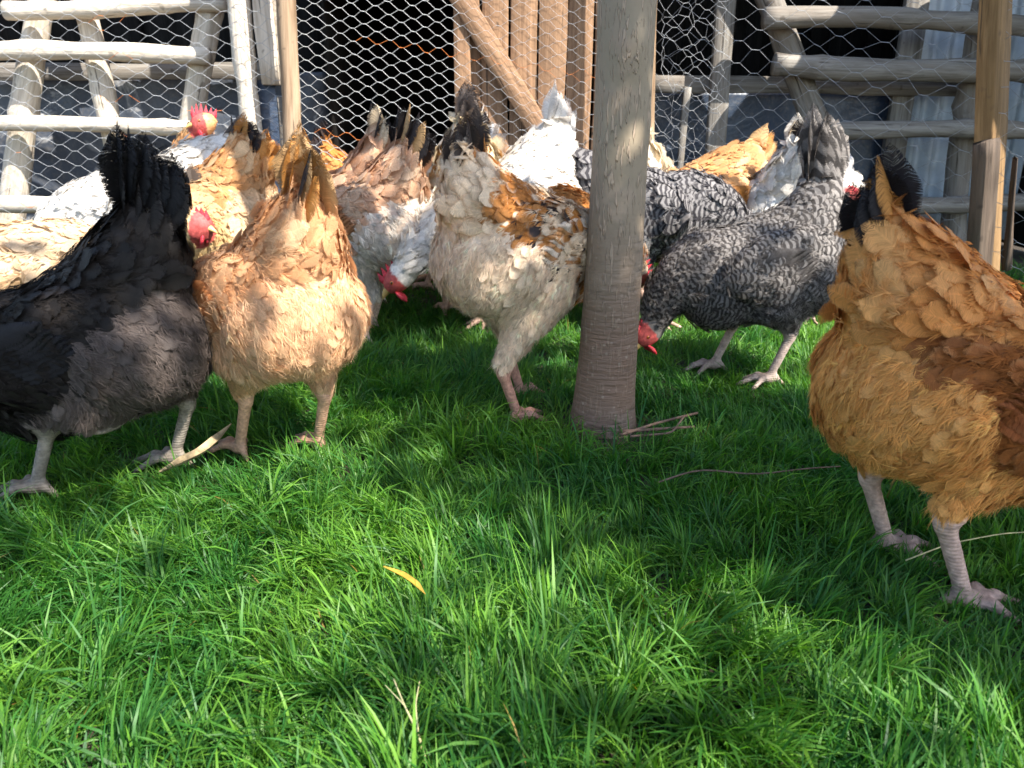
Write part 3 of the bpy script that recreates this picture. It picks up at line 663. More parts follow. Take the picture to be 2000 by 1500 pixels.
FE_U5 = (np.array([0, .18, .42, .66, .84, .95, 1.]), np.array([.22, .70, .95, 1., .96, .82, .55]))
FE_U4 = (np.array([0, .3, .65, .9, 1.]), np.array([.35, .92, 1., .75, .35]))
def feathers(P, N, D, L, Wr, tilt, curl, rs, cols=5, prof=FE_U5, sidebend=None, rag=.05, camber=.07):
    """vane grids for n feathers: returns V (n,r*c,3), quads of one, uv (r*c,2)"""
    n = len(P); D = nrm(D - N * (D * N).sum(-1, keepdims=True)); B = np.cross(N, D)
    U, Wp = prof; vs = np.linspace(-1, 1, cols); r = len(U)
    uu, vv = np.meshgrid(U, vs, indexing='ij'); ww = np.repeat(Wp[:, None], cols, 1)
    us = uu - .17 * (vv ** 2) * np.clip((uu - .3) / .5, 0, 1) - .02 * (vv ** 2)
    j = rs.normal(0, rag, (n, r, cols)) * (uu > .6)[None]; jw = 1 + rs.normal(0, rag, (n, r, cols)) * (abs(vv) > .9)[None]
    u_ = us[None] + j * .6
    lat = vv[None] * ww[None] * jw * (Wr / 2)[:, None, None]
    if sidebend is not None: lat = lat + sidebend[:, None, None] * uu[None] ** 2
    lift = tilt[:, None, None] * uu[None] - curl[:, None, None] * uu[None] ** 2 - camber * (vv ** 2 * ww)[None] * Wr[:, None, None]
    Lx = L[:, None, None, None]
    V = P[:, None, None] + Lx * (u_[..., None] * D[:, None, None] + lat[..., None] * B[:, None, None] + lift[..., None] * N[:, None, None])
    i = (np.arange(r - 1)[:, None] * cols + np.arange(cols - 1)[None]).ravel(); Qd = np.stack([i, i + 1, i + 1 + cols, i + cols], -1)
    return V.reshape(n, r * cols, 3), Qd, np.stack([uu.ravel(), vv.ravel()], -1)
def feather_obj(name, V, Qd, uv, c1, c2, mx, parent, kind=None):
    n, k = V.shape[:2]
    F = (Qd[None] + (np.arange(n) * k)[:, None, None]).reshape(-1, 4)
    fuv = np.tile(np.concatenate([uv, np.zeros((k, 1))], 1), (n, 1))
    o = mesh_np(name, V.reshape(-1, 3), F, M_FE, {'col': np.repeat(c1, k, 0), 'col2': np.repeat(c2, k, 0), 'mx': np.repeat(mx, k, 0), 'fuv': fuv}, parent=parent)
    if kind: o['kind'] = kind
    return o
def A(*c): return np.array(c, float)
FEET = []
HEN_GROUP = 'hens feeding on the lawn'
CAMP = np.array(cam.location)
SPACE = {'torso': (.033, .66, .0135), 'saddle': (.043, .58, .0150), 'rump': (.026, .75, .0180), 'breast': (.031, .70, .0130), 'tailbase': (.050, .56, .0155),
         'neck': (.032, .46, .0105), 'head': (.012, .6, .006), 'wing': (.036, .64, .0135), 'thigh': (.022, .7, .014)}

def hen(label, X, Y, heading, palette, scale=1., pitch=12, head=(.30, 0, .10), beak=(.5, 0, -1), feet=((.03, -.055, 0), (-.01, .055, 0)), tail=None, tail_el=58,
        near=2, fluff=None, skin=A(.62, .40, .30), z0=0., build_head=True, neck_mid=None, seed=1, wide=1., bulk=1., singles=0, tailbase=1., legs=True, low=0., comb=.72):
    rs = np.random.default_rng(seed)
    root = tag(empty('hen', (X, Y, z0), R(heading)), label, 'hen', HEN_GROUP); root.scale = (scale,) * 3
    pv = A(-.01, 0, .275); RB = rotY(R(pitch)); DZ = A(0, 0, -low)
    def bp(*q): return pv + RB @ (A(*q) - pv) + DZ
    def bv(*q): return RB @ A(*q)
    pr = []
    def ell(c, r, reg, flow, k=.035, yaw=0, pit=0): pr.append(Prim('e', bp(*c), None, r, None, reg, bv(*flow), k, RB @ rotZ(yaw) @ rotY(pit)))
    def cap(a, b, ra, rb, reg, flow, k=.03): pr.append(Prim('c', a, b, ra, rb, reg, flow, k))
    W = wide
    ell((0, 0, .275), (.16, .098 * W, .105 * bulk), 'torso', (-1, 0, -.12))
    ell((-.086, 0, .258), (.098 * bulk, .112 * W, .098 * bulk), 'rump', (-.45, 0, -.85), .016)
    ell((.095, 0, .26), (.088, .083 * W, .092), 'breast', (-.75, 0, -.55))
    ell((-.065, 0, .335), (.11, .072 * W, .058), 'saddle', (-1, 0, .12), pit=R(18))
    ell((-.108, 0, .338), (.068, .070 * W, .060), 'saddle', (-.85, 0, -.30), .02)
    te = R(tail_el); tb0 = A(-.125, 0, .335); td = A(-math.cos(te), 0, math.sin(te)); tb1 = tb0 + td * .07 * tailbase
    pr.append(Prim('e', bp(*(tb0 + td * .03)), None, (.074 * tailbase, .046, .05), None, 'tailbase', bv(*td), .05, RB @ np.stack([td, A(0, 1, 0), np.cross(td, A(0, 1, 0))], -1)))
    for s in (-1, 1): ell((-.012, s * .087 * W, .298), (.118, .034, .066), 'wing', (-1, 0, .06), .010, yaw=s * R(6), pit=R(8))
    # neck and head
    hd = A(*head); nb = bp(.105, 0, .315); mid = A(*neck_mid) if neck_mid is not None else (nb + hd) / 2 + bv(.045, 0, .035)
    ts = np.linspace(0, 1, 7); nk = [(1 - t) ** 2 * nb + 2 * t * (1 - t) * mid + t * t * hd for t in ts]; nr = [.072, .062, .05, .040, .031, .024, .018]
    for a_, b_, ra, rb in zip(nk[:-1], nk[1:], nr[:-1], nr[1:]): cap(a_, b_, ra, rb, 'neck', nk[0] - nk[-1] + .6 * (a_ - b_) / np.linalg.norm(a_ - b_), .03)
    bk = nrm(A(*beak)); lat = nrm(np.cross(A(0, 0, 1), bk)) if abs(bk[2]) < .95 else A(0, 1, 0); hu = np.cross(bk, lat)
    HR = np.stack([bk, lat, hu], -1)
    pr.append(Prim('e', hd + bk * .010, None, (.036, .022, .026), None, 'head', -bk, .018, HR))
    # legs, all one body
    toes = []
    if legs:
        for q, (fx, fy, yaw) in enumerate(feet):
            ch_, sh_ = math.cos(R(heading)), math.sin(R(heading)); FEET.append((X + scale * (ch_ * (fx + .02) - sh_ * fy), Y + scale * (sh_ * (fx + .02) + ch_ * fy)))
            s = -1 if fy < 0 else 1; hip = bp(-.015, s * .058, .215); ft = A(fx, fy, .016); hock = A(fx - .038, fy * .96, .108)
            cap(hip, hock + A(.004, 0, .022), .058, .018, 'thigh', hock - hip, .03); cap(hock + A(.004, 0, .02), hock, .0155, .0115, 'thigh', hock - hip, .012)
            cap(hock, ft, .0104, .0088, 'leg', (0, 0, -1), .006); pr.append(Prim('e', ft, None, (.015, .013, .011), None, 'leg', (0, 0, -1), .006))
            for ta, tl in ((-38, .050), (2, .064), (36, .052), (172, .028)):
                d = A(math.cos(R(ta) + yaw), math.sin(R(ta) + yaw), 0); k1 = ft + d * tl * .5 + A(0, 0, .004); k2 = ft + d * tl + A(0, 0, -.009); k3 = k2 + d * .011 + A(0, 0, -.004)
                cap(ft, k1, .0085, .0068, 'leg', d, .005); cap(k1, k2, .0068, .0055, 'leg', d, .005); cap(k2, k3, .0045, .0025, 'leg', d, .004)
    vox = {2: .0048, 1: .0062, 0: .0078}[near]
    ext = np.array([np.minimum(q.a, q.b if q.b is not None else q.a) - (max(q.ra) if q.kind == 'e' else max(q.ra, q.rb)) for q in pr]).min(0) - .03
    exh = np.array([np.maximum(q.a, q.b if q.b is not None else q.a) + (max(q.ra) if q.kind == 'e' else max(q.ra, q.rb)) for q in pr]).max(0) + .03
    V, F = surface_nets(pr, ext, exh, vox)
    def classify(p):
        ds = np.stack([q.d(p) for q in pr], -1); w_ = np.exp(-np.clip(ds - ds.min(-1, keepdims=True), 0, .2) / .014); w_ /= w_.sum(-1, keepdims=True)
        fl = w_ @ np.stack([q.flow for q in pr]); rr_ = np.array([q.reg for q in pr], dtype='<U9')[ds.argmin(-1)]; b_ = (p - DZ - pv) @ RB + pv
        rr_[(rr_ == 'torso') & (b_[:, 2] < .272) & (b_[:, 0] < .05)] = 'rump'; return rr_, nrm(fl)
        return np.array([q.reg for q in pr])[ds.argmin(-1)], nrm(fl)
    reg, _ = classify(V)
    isleg = (reg == 'leg') | ((reg == 'thigh') & (V[:, 2] < .118))
    V = smooth_mesh(V, F, np.where(isleg, .25, 1.), 3 if near else 2)
    e_ = .004; gV = np.stack([field(pr, V + e_ * np.eye(3)[k]) - field(pr, V - e_ * np.eye(3)[k]) for k in range(3)], -1)
    SV = V.copy(); V = V - nrm(gV) * np.where(isleg | (reg == 'head'), 0, .0045)[:, None]
    nV = nrm(gV); lump = ((fbm(V * 24 + seed, 7) - .5) * .020 + (fbm(V * 60 + seed, 8) - .5) * .006) * (~(isleg | (reg == 'head'))); V = V + nV * lump[:, None]; SV = SV + nV * lump[:, None]
    def back(p): return (p - DZ - pv) @ RB + pv                          # into the untilted body frame, for plumage patterns
    c1, c2, mx = palette(back(V), reg, rs)
    bc = c1.copy(); dk = (c1 + c2) / 2; bc = np.where((mx[:, :1] > .1), dk, bc)
    dirt = np.clip((.05 - V[:, 2]) / .05, 0, 1) * np.clip(fbm(V * 60, 4) * 3 - .9, 0, 1)
    bc[isleg] = (skin * rs.uniform(.82, 1.12, (len(V), 1)) * (1 - .75 * dirt[:, None]) + A(.11, .075, .045) * .75 * dirt[:, None])[isleg]
    face = (((V - hd) @ bk) > .006) & (np.linalg.norm(V - hd, axis=1) < .06); bc[face] = A(.46, .085, .075) * rs.uniform(.7, 1.2, (face.sum(), 1))
    mesh_np('body', V, F, M_BODY, {'col': bc, 'scute': isleg.astype(float)}, parent=root)
    # --- sample plumage sites
    tri = np.concatenate([F[:, [0, 1, 2]], F[:, [0, 2, 3]]]); va, vb, vc = SV[tri[:, 0]], SV[tri[:, 1]], SV[tri[:, 2]]
    cr = np.cross(vb - va, vc - va); ar = np.linalg.norm(cr, axis=1) / 2
    def sample(n):
        t = rs.choice(len(tri), n, p=ar / ar.sum()); r1, r2 = np.sqrt(rs.random(n)), rs.random(n)
        p = va[t] * (1 - r1)[:, None] + vb[t] * (r1 * (1 - r2))[:, None] + vc[t] * (r1 * r2)[:, None]
        e = .006; g = np.stack([field(pr, p + A(*(e * np.eye(3)[k]))) - field(pr, p - A(*(e * np.eye(3)[k]))) for k in range(3)], -1); return p, nrm(g)
    nS = {2: 14000, 1: 6000, 0: 3600}[near]; fsc = {2: .80, 1: .98, 0: 1.2}[near]
    P, N = sample(nS); rg, fl = classify(P)
    sp = np.array([SPACE.get(r, (0, 0, 9))[2] for r in rg]) * fsc
    ok = (rg != 'leg') & ~((rg == 'thigh') & (P[:, 2] < .128)) & ~((((P - hd) @ bk) > .002) & (np.linalg.norm(P - hd, axis=1) < .06)); cells = {}; keep = []
    cs_ = .022 * fsc; ck = np.floor(P / cs_).astype(int)
    Pl = P.tolist(); spl = sp.tolist(); ckl = ck.tolist()
    for q in range(nS):
        if not ok[q]: continue
        a, b, c = ckl[q]; px, py, pz = Pl[q]; s2 = spl[q] ** 2; bad = False
        for da in (-1, 0, 1):
            for db in (-1, 0, 1):
                for dc in (-1, 0, 1):
                    for o in cells.get((a + da, b + db, c + dc), ()):
                        u = Pl[o]
                        if (u[0] - px) ** 2 + (u[1] - py) ** 2 + (u[2] - pz) ** 2 < s2: bad = True; break
                    if bad: break
                if bad: break
            if bad: break
        if bad: continue
        cells.setdefault((a, b, c), []).append(q); keep.append(q)
    keep = np.array(keep); P, N, rg, fl = P[keep], N[keep], rg[keep], fl[keep]; n = len(P)
    L = np.array([SPACE[r][0] for r in rg]) * rs.uniform(.9, 1.4, n) * fsc; Wr = np.array([SPACE[r][1] for r in rg]) * rs.uniform(.85, 1.2, n)
    fl = nrm(fl + rs.normal(0, .17, (n, 3)))
    tilt = rs.normal(.175, .05, n); curl = rs.normal(.12, .06, n); ruf = rs.random(n) < .07; tilt[ruf] += .16
    c1, c2, mx = palette(back(P), rg, rs)
    FV, Qd, uv = feathers(P - N * .0025, N, fl, L, Wr, tilt, curl, rs, 5 if near == 2 else 3, FE_U5 if near else FE_U4, rs.normal(0, .06, n), .055)
    isw = rg == 'wing'; ist = rg == 'tailbase'
    rest = ~(isw | ist)
    if singles:
        wc = (rotZ(R(heading)) @ P.T).T * scale + A(X, Y, z0); wn = (rotZ(R(heading)) @ N.T).T
        vw = nrm(CAMP - wc); fac = (vw * wn).sum(-1); px = L * scale / np.linalg.norm(CAMP - wc, axis=-1) * np.clip(fac + .25, 0, 1) * (np.isin(rg, ['torso', 'saddle', 'breast', 'neck', 'rump']))
        pk = np.argsort(-px * rest)[:singles]; pk = pk[px[pk] > 0]
        for q in pk: feather_obj('feather', FV[q:q + 1], Qd, uv, c1[q:q + 1], c2[q:q + 1], mx[q:q + 1], root)
        rest[pk] = False
    feather_obj('plumage', FV[rest], Qd, uv, c1[rest], c2[rest], mx[rest], root, 'stuff')
    # --- wings with their flight feathers
    for s in (-1, 1):
        sel = isw & (P[:, 1] * s > 0)
        if not sel.any(): continue
        wg = feather_obj('wing', FV[sel], Qd, uv, c1[sel], c2[sel], mx[sel], root)
        nf = 9 if near else 5
        for q in range(nf):
            f = q / (nf - 1); p0 = A(.045 - .045 * f, s * (.117 * W + .005 - .001 * q), .325 - .062 * f); p0 = bp(*p0)
            d = bv(-1, -s * .20, .06 + .10 * f); nn = nrm(bv(0, s, .15 + .1 * f)); ln = (.118 - .02 * f) * rs.uniform(.95, 1.05)
            k1, k2, km = palette(back(p0[None] + nrm(d)[None] * ln * .6), np.array(['flight']), rs)
            fv, qd, u_ = feathers(p0[None], nn[None], d[None], A(ln), A(.27), A(.03), A(.05), rs, 5, (np.array([0, .12, .3, .5, .7, .88, 1.]), np.array([.3, .7, .95, 1., .95, .7, .15])), A(s * -.06), .03)
            feather_obj('wing_feather', fv, qd, u_, k1, k2, km, wg)
    # --- tail
    tl = tail or {}
    tm = feather_obj('tail', FV[ist], Qd, uv, c1[ist], c2[ist], mx[ist], root) if ist.any() else None
    nt_ = tl.get('n', 10); tlen = tl.get('len', .125); spread = tl.get('spread', 46); tw = tl.get('width', .36) * 1.25; el0 = tl.get('el', tail_el); tcol = tl.get('col'); flat = tl.get('flat', 0)
    tip = tb0 + td * .062 * tailbase
    for q in range(nt_ + 8):
        cov = q >= nt_; q0 = q; q = q - nt_ if cov else q; nn_ = 8 if cov else nt_
        s = -1 if q % 2 else 1; f = (q // 2) / max(1, (nn_ - 1) // 2)               # 0 outer low, 1 inner high
        e = R(el0 + spread * (f - .6) + rs.normal(0, 3)); ya = s * R(2 + 8 * (1 - f) + 14 * flat * (1 - f)) + rs.normal(0, .03)
        d = A(-math.cos(e) * math.cos(ya), math.cos(e) * math.sin(ya) + .16 * math.sin(ya), math.sin(e))
        d = nrm(d); perp = A(-math.sin(e), 0, -math.cos(e))
        na = R(12 + 50 * f + 25 * flat); nn = nrm(A(0, s, 0) * math.cos(na) - perp * math.sin(na) * 1.)
        p0 = tip + A(.012 - .02 * (1 - f), s * .012 * (1.4 - f), -.02 * (1 - f))
        ln = tlen * (.86 + .2 * f) * rs.uniform(.93, 1.07) * (rs.uniform(.55, .72) if cov else 1)
        if cov: p0 = p0 + A(.0, s * .012, -.012)
        pb = bp(*p0); db = RB @ d; nb_ = RB @ nn
        if cov: k1, k2, km = palette(back(pb[None]), np.array(['tailbase']), rs)
        elif tcol is not None:
            k1, k2, km = tcol(q, rs)
        else: k1, k2, km = palette(back(pb[None] + db[None] * ln * .6), np.array(['tail']), rs)
        fv, qd, u_ = feathers(pb[None], nb_[None], db[None], A(ln), A(tw * rs.uniform(.9, 1.1)), A(.05), A(.14), rs, 5,
                              (np.array([0, .12, .3, .5, .7, .84, .93, .98, 1.]), np.array([.25, .42, .64, .82, .96, 1., .86, .6, .35])), A(s * .05), .025)
        feather_obj('tail_covert' if cov else 'tail_feather', fv, qd, u_, k1, k2, km, tm or root)
    # --- loose down strands
    nfl = {2: 56000, 1: 14000, 0: 2200}[near] if fluff is None else fluff
    P, N = sample(int(nfl * 1.7)); rg, fl = classify(P); bz = back(P)
    wt = np.select([rg == 'rump', rg == 'thigh', rg == 'torso', rg == 'breast', rg == 'tailbase', rg == 'saddle', rg == 'neck'], [1, 1, np.where(bz[:, 2] < .24, .9, .07), .35, .12, .08, .2], 0.)
    wt = np.where((rg == 'thigh') & (P[:, 2] < .132), 0, wt) * np.where(bz[:, 2] < .30, 1, .45)
    top = ~np.isin(rg, ['rump', 'thigh', 'leg', 'head']) & (wt < .5)
    if near: wt = np.where(top, .5 if palette not in (BARRED, BARRED2) else .16, wt)
    kp = np.where(rs.random(len(P)) < wt)[0][:nfl]; P, N, rg, fl = P[kp], N[kp], rg[kp], fl[kp]; m = len(P)
    if m:
        K = 9                                                   # strands per plume: they fan out from one quill
        P, N, rg, fl = P[::K], N[::K], rg[::K], fl[::K]; mc = len(P)
        Dc = nrm(fl + rs.normal(0, .30, (mc, 3)) + A(0, 0, -.1)); Dc = nrm(Dc - N * (Dc * N).sum(-1, keepdims=True)); Bc = np.cross(N, Dc)
        lc = rs.uniform(.010, .021, mc) * (1 if near == 2 else 1.15); up = rs.uniform(.06, .34, mc); flt = ~np.isin(rg, ['rump', 'thigh', 'leg']); up = np.where(flt, rs.uniform(-.02, .10, mc), up); P = P + N * np.where(flt, rs.uniform(.001, .006, mc), 0)[:, None]
        k1, k2, km = palette(back(P), np.where(np.isin(rg, ['saddle', 'tailbase', 'neck', 'wing', 'torso', 'breast']), rg, 'down'), rs)
        kc = np.where(km[:, :1] > .1, np.where(rs.random((mc, 1)) < .5, k1, k2), k1) * rs.uniform(.88, 1.12, (mc, 1))
        fan = np.linspace(-1, 1, K)[None] * rs.uniform(.35, .8, (mc, 1)) + rs.normal(0, .12, (mc, K))
        D = (Dc[:, None] * np.cos(fan)[..., None] + Bc[:, None] * np.sin(fan)[..., None] + N[:, None] * (up[:, None] + rs.normal(0, .06, (mc, K)))[..., None]).reshape(-1, 3)
        Ls = (lc[:, None] * rs.uniform(.65, 1.1, (mc, K)) * np.cos(fan * .8)).reshape(-1, 1); M_ = mc * K
        wd = (.0004 if near == 2 else .0011 if near else .0018) * rs.uniform(.7, 1.4, (M_, 1))
        rep_ = lambda a: np.repeat(a, K, 0)
        S = nrm(np.cross(D, rep_(N) + rs.normal(0, .4, (M_, 3)))); bend = rep_(fl) * .12 - rep_(N) * .12 + A(0, 0, -.10) + rs.normal(0, .12, (M_, 3))
        st_ = rep_(P) - rep_(N) * .001 + rep_(Dc) * (rs.random((M_, 1)) * .35 * rep_(lc[:, None]))
        a1 = st_ + D * Ls * .5; a2 = st_ + (D + bend) * Ls
        Vv = np.stack([st_ - S * wd, st_ + S * wd, a1 - S * wd * .8, a1 + S * wd * .8, a2], 1)
        cc = rep_(kc) * rs.uniform(.88, 1.12, (M_, 1)); b = np.arange(M_)[:, None] * 5
        tag(mesh_np('down', Vv.reshape(-1, 3), [b + np.array([[0, 1, 3, 2]]), b + np.array([[2, 3, 4]])], M_DOWN, {'col': np.repeat(cc, 5, 0)}, parent=root), kind='stuff')
    # --- head furniture
    if build_head:
        def hp(a): return hd + np.asarray(a, float) @ HR.T
        # beak: hooked upper and lower halves
        t = np.linspace(0, 1, 8); c = np.stack([.036 + .026 * t, 0 * t, -.002 - .009 * t ** 2], -1)
        Vb, Qb, Tb = tube_arrays(hp(c), .0105 * (1 - t) ** .75 + .0008, 10, 0, 0, .85); mesh_np('beak', Vb, [Qb, Tb], M_BEAK, parent=root)
        # comb, a thick serrated blade
        pts_ = []; ns = 6; x0, x1 = .034, -.026
        top = []
        for q in range(ns):
            f = q / (ns - 1); hgt = comb * (.016 + .020 * math.sin(math.pi * min(1, .25 + f * .85))); xc = x0 + (x1 - x0) * f
            top += [(xc + .0055, .017 + hgt * .30), (xc - .003 - .004 * f, .017 + hgt), (xc - .0055, .017 + hgt * .34)]
        m_ = len(top); Vc = []
        for off, sc in ((-.0034, 1), (.0034, 1)):
            for q, (x, z) in enumerate(top): Vc.append((x, off * (.45 if q % 3 == 1 else 1), z))
            for q, (x, z) in enumerate(top): Vc.append((x * .92 + .002, off * 1.6, .008 + .006 * (1 - abs(x - .004) / .04)))
        Vc = hp(np.array(Vc)); Fq = []
        for o in (0, 2 * m_):
            for q in range(m_ - 1):
                f_ = (o + q, o + q + 1, o + m_ + q + 1, o + m_ + q); Fq.append(f_ if o else f_[::-1])
        for q in range(m_ - 1): Fq.append((q, q + 1, 2 * m_ + q + 1, 2 * m_ + q))
        Fq.append((0, 2 * m_, 3 * m_, m_)); Fq.append((m_ - 1, 2 * m_ - 1, 4 * m_ - 1, 3 * m_ - 1))
        mesh_np('comb', Vc, np.array(Fq), M_COMB, parent=root)
        for s in (-1, 1):
            t = np.linspace(0, 1, 9); c = np.stack([.030 - .004 * t, s * (.009 + .002 * t), -.014 - .032 * t], -1)
            Vb, Qb, Tb = tube_arrays(hp(c), .0028 + .0095 * np.sin(np.pi * np.clip(t * .9 + .05, 0, 1)), 10, 0, 0, .45); mesh_np('wattle', Vb, [Qb, Tb], M_COMB, parent=root)
            ec = hp((.021, s * .0188, .0055)); th = np.linspace(0, np.pi, 9); er = []
            Ve, Qe, Te = tube_arrays(np.array([hp((.021, s * (.0165 + .0058 * (1 - math.cos(a)) / 2), .0055)) for a in np.linspace(0, np.pi, 8)]), .0046 * np.sin(np.linspace(.12, np.pi - .02, 8)), 12); ey = mesh_np('eye', Ve, [Qe, Te], M_EYE, parent=root)
            Ve, Qe, Te = tube_arrays(np.array([hp((.021, s * (.0212 + .0016 * k), .0055)) for k in (0, .5, 1)]), np.array([.0023, .0021, .0004]), 10); mesh_np('pupil', Ve, [Qe, Te], M_PUPIL, parent=ey)
    return root

# plumage palettes: (points in body frame, region names, rng) -> vane colour, edge/bar colour, (bar frequency, lacing, random)
def pal(base, var=.12, alt=None, altp=0., lace=None, lacew=0., tail=None, flight=None, down=None, neck=None, barf=None, patch=None, belly=None, swap=None):
    def f(p, reg, rs):
        n = len(p); c = np.tile(base, (n, 1)) * (1 + rs.normal(0, var, (n, 1)))
        if alt is not None:
            a = np.clip((fbm(p * 16, 3) - .5) * 5 + .5 + rs.normal(0, .10, n) - (1 - altp * 2) * .5, 0, 1)[:, None]; c = c * (1 - a) + alt * a
        if neck is not None: s = np.isin(reg, ['neck', 'head']); c[s] = neck * (1 + rs.normal(0, var, (s.sum(), 1)))
        if belly is not None:
            b = np.clip((.275 - p[:, 2]) / .05 + .3 * (fbm(p * 25, 9) - .5), 0, 1)[:, None] * (~np.isin(reg, ['wing', 'flight', 'neck', 'head', 'leg']))[:, None]; c = c * (1 - b) + belly * b
        if down is not None:
            s = np.isin(reg, ['down', 'thigh']); c[s] = down * (1 + rs.normal(0, .15, (s.sum(), 1)))
            s = reg == 'rump'; c[s] = c[s] * .4 + down * .6
        if patch is not None: c = patch(p, reg, c, rs)
        if flight is not None: s = reg == 'flight'; c[s] = (flight if swap is None or rs.random() < .5 else A(.74, .62, .5)) * (1 + rs.normal(0, var, (s.sum(), 1)))
        if tail is not None: s = reg == 'tail'; c[s] = tail * (1 + rs.normal(0, .15, (s.sum(), 1)))
        c2 = c * .6 if lace is None else np.tile(lace, (n, 1)).astype(float)
        m = np.stack([np.zeros(n), lacew * rs.uniform(.1, .8, n), rs.random(n)], -1)
        if barf is not None:
            m[:, 0] = np.where(np.isin(reg, ['neck', 'head']), barf * .8, barf); s = np.isin(reg, ['flight']); m[s, 0] = 5.
            s = np.isin(reg, ['down']); m[s, 0] = .2
        m[np.isin(reg, ['tail', 'flight']), 1] *= .25
        if lace is None: m[:, 1] *= rs.random(n)
        if swap is not None:
            rd = (c[:, 2] < .2) & (c[:, 0] > .2); c2[rd] = swap[0]; c2[~rd] = swap[1]; m[:, 1] = .75 * rs.random(n) ** 2.5 * np.where(np.isin(reg, ['wing', 'saddle', 'torso', 'breast']) & (p[:, 2] > .26), 1, .15)
        return np.clip(c, .004, .86), np.clip(c2, .004, .86), m
    return f
BUFF = pal(A(.63, .34, .165), .07, alt=A(.68, .43, .24), altp=.35, lace=A(.68, .44, .26), lacew=.4, down=A(.74, .47, .27), flight=A(.46, .19, .07), tail=A(.54, .26, .11))
GOLD = pal(A(.62, .255, .065), .07, alt=A(.68, .36, .13), altp=.35, lace=A(.60, .34, .15), lacew=.35, down=A(.76, .38, .11), flight=A(.26, .075, .02), tail=A(.03, .025, .03),
           patch=lambda p, reg, c, rs: np.where(((np.isin(reg, ['wing'])) & (p[:, 2] < .345))[:, None], A(.30, .10, .024) * (1 + rs.normal(0, .15, (len(p), 1))), c))
BLACK = pal(A(.0175, .0145, .0125), .2, alt=A(.026, .021, .0185), altp=.4, lace=A(.035, .029, .026), lacew=.35, down=A(.125, .098, .085), flight=A(.018, .017, .019), tail=A(.014, .013, .013))
TAN = pal(A(.54, .31, .185), .10, alt=A(.60, .43, .29), altp=.4, lace=A(.70, .56, .42), lacew=.6, down=A(.68, .60, .50), belly=A(.68, .60, .50), flight=A(.36, .15, .06), tail=A(.025, .022, .025))
WHITE = pal(A(.68, .63, .56), .05, alt=A(.60, .54, .47), altp=.3, lace=A(.74, .71, .66), lacew=.4, down=A(.78, .74, .68), tail=A(.70, .66, .62))
CREAM = pal(A(.72, .62, .46), .07, alt=A(.78, .73, .64), altp=.5, lace=A(.8, .76, .7), lacew=.4, down=A(.76, .70, .6))
GREYWHITE = pal(A(.66, .61, .54), .07, alt=A(.76, .73, .68), altp=.5, lace=A(.45, .42, .38), lacew=.25, down=A(.75, .71, .65), tail=A(.22, .19, .17))
ORANGE = pal(A(.55, .285, .115), .10, alt=A(.64, .44, .25), altp=.4, lace=A(.66, .46, .27), lacew=.5, down=A(.68, .52, .34), tail=A(.06, .045, .035), flight=A(.35, .14, .03))
YELLOW = pal(A(.58, .37, .19), .10, alt=A(.64, .48, .30), altp=.4, lace=A(.68, .52, .32), lacew=.4, down=A(.66, .5, .34), neck=A(.64, .45, .22), tail=A(.06, .045, .035))
TANCREAM = pal(A(.56, .37, .20), .06, alt=A(.66, .50, .33), altp=.4, lace=A(.74, .62, .46), lacew=.3, down=A(.74, .66, .52))
def mott_patch(p, reg, c, rs):
    n = len(p); a = fbm(p * 21, 12); back_ = np.clip((p[:, 2] - .285) / .05, 0, 1); isw = np.isin(reg, ['wing', 'flight'])
    rust = (a + .30 * back_ * (~isw) + .16 * isw * (p[:, 2] > .27) + .12 * (p[:, 0] > .05) + rs.normal(0, .05, n)) > .70
    rust &= ~np.isin(reg, ['down', 'thigh', 'rump', 'leg']) & (p[:, 0] > -.155)
    c = np.where(rust[:, None], A(.50, .215, .06) * (1 + rs.normal(0, .2, (n, 1))), c)
    blk = (reg == 'wing') & (rs.random(n) < .09); c = np.where(blk[:, None], A(.04, .03, .03), c)
    return c
MOTTLED = pal(A(.78, .61, .43), .07, lace=A(.74, .66, .56), lacew=.45, down=A(.80, .63, .46), flight=A(.48, .24, .10), tail=A(.045, .035, .03), patch=mott_patch, swap=(A(.72, .62, .5), A(.52, .235, .075)))
BARRED = pal(A(.26, .235, .215), .10, lace=A(.066, .057, .052), flight=A(.09, .08, .074), barf=2.9, lacew=0., down=A(.25, .225, .205))
BARRED2 = pal(A(.24, .225, .22), .10, lace=A(.05, .046, .05), barf=3.2, lacew=0., down=A(.25, .24, .23))
SPECK = pal(A(.70, .58, .38), .08, alt=A(.76, .70, .6), altp=.5, lace=A(.42, .22, .06), lacew=.55, down=A(.74, .68, .56), tail=A(.09, .075, .07),
            patch=lambda p, reg, c, rs: np.where(((fbm(p * 40, 5) > .62) & (p[:, 2] > .26))[:, None], A(.40, .20, .06), c))
def tc_const(c, var=.15, c2=None, lace=0., bar=0.):
    def f(q, rs): k = c * (1 + rs.normal(0, var)); return k[None], (c * .6 if c2 is None else c2)[None], A(bar, lace, rs.random())[None]
    return f
def tc_list(cs):
    def f(q, rs): c = cs[q % len(cs)]; return (c * (1 + rs.normal(0, .1)))[None], (c * .7)[None], A(0, .5, rs.random())[None]
    return f
BK, TN, OR_, WH, CR = A(.022, .019, .02), A(.45, .28, .13), A(.46, .21, .055), A(.74, .70, .64), A(.62, .5, .34)
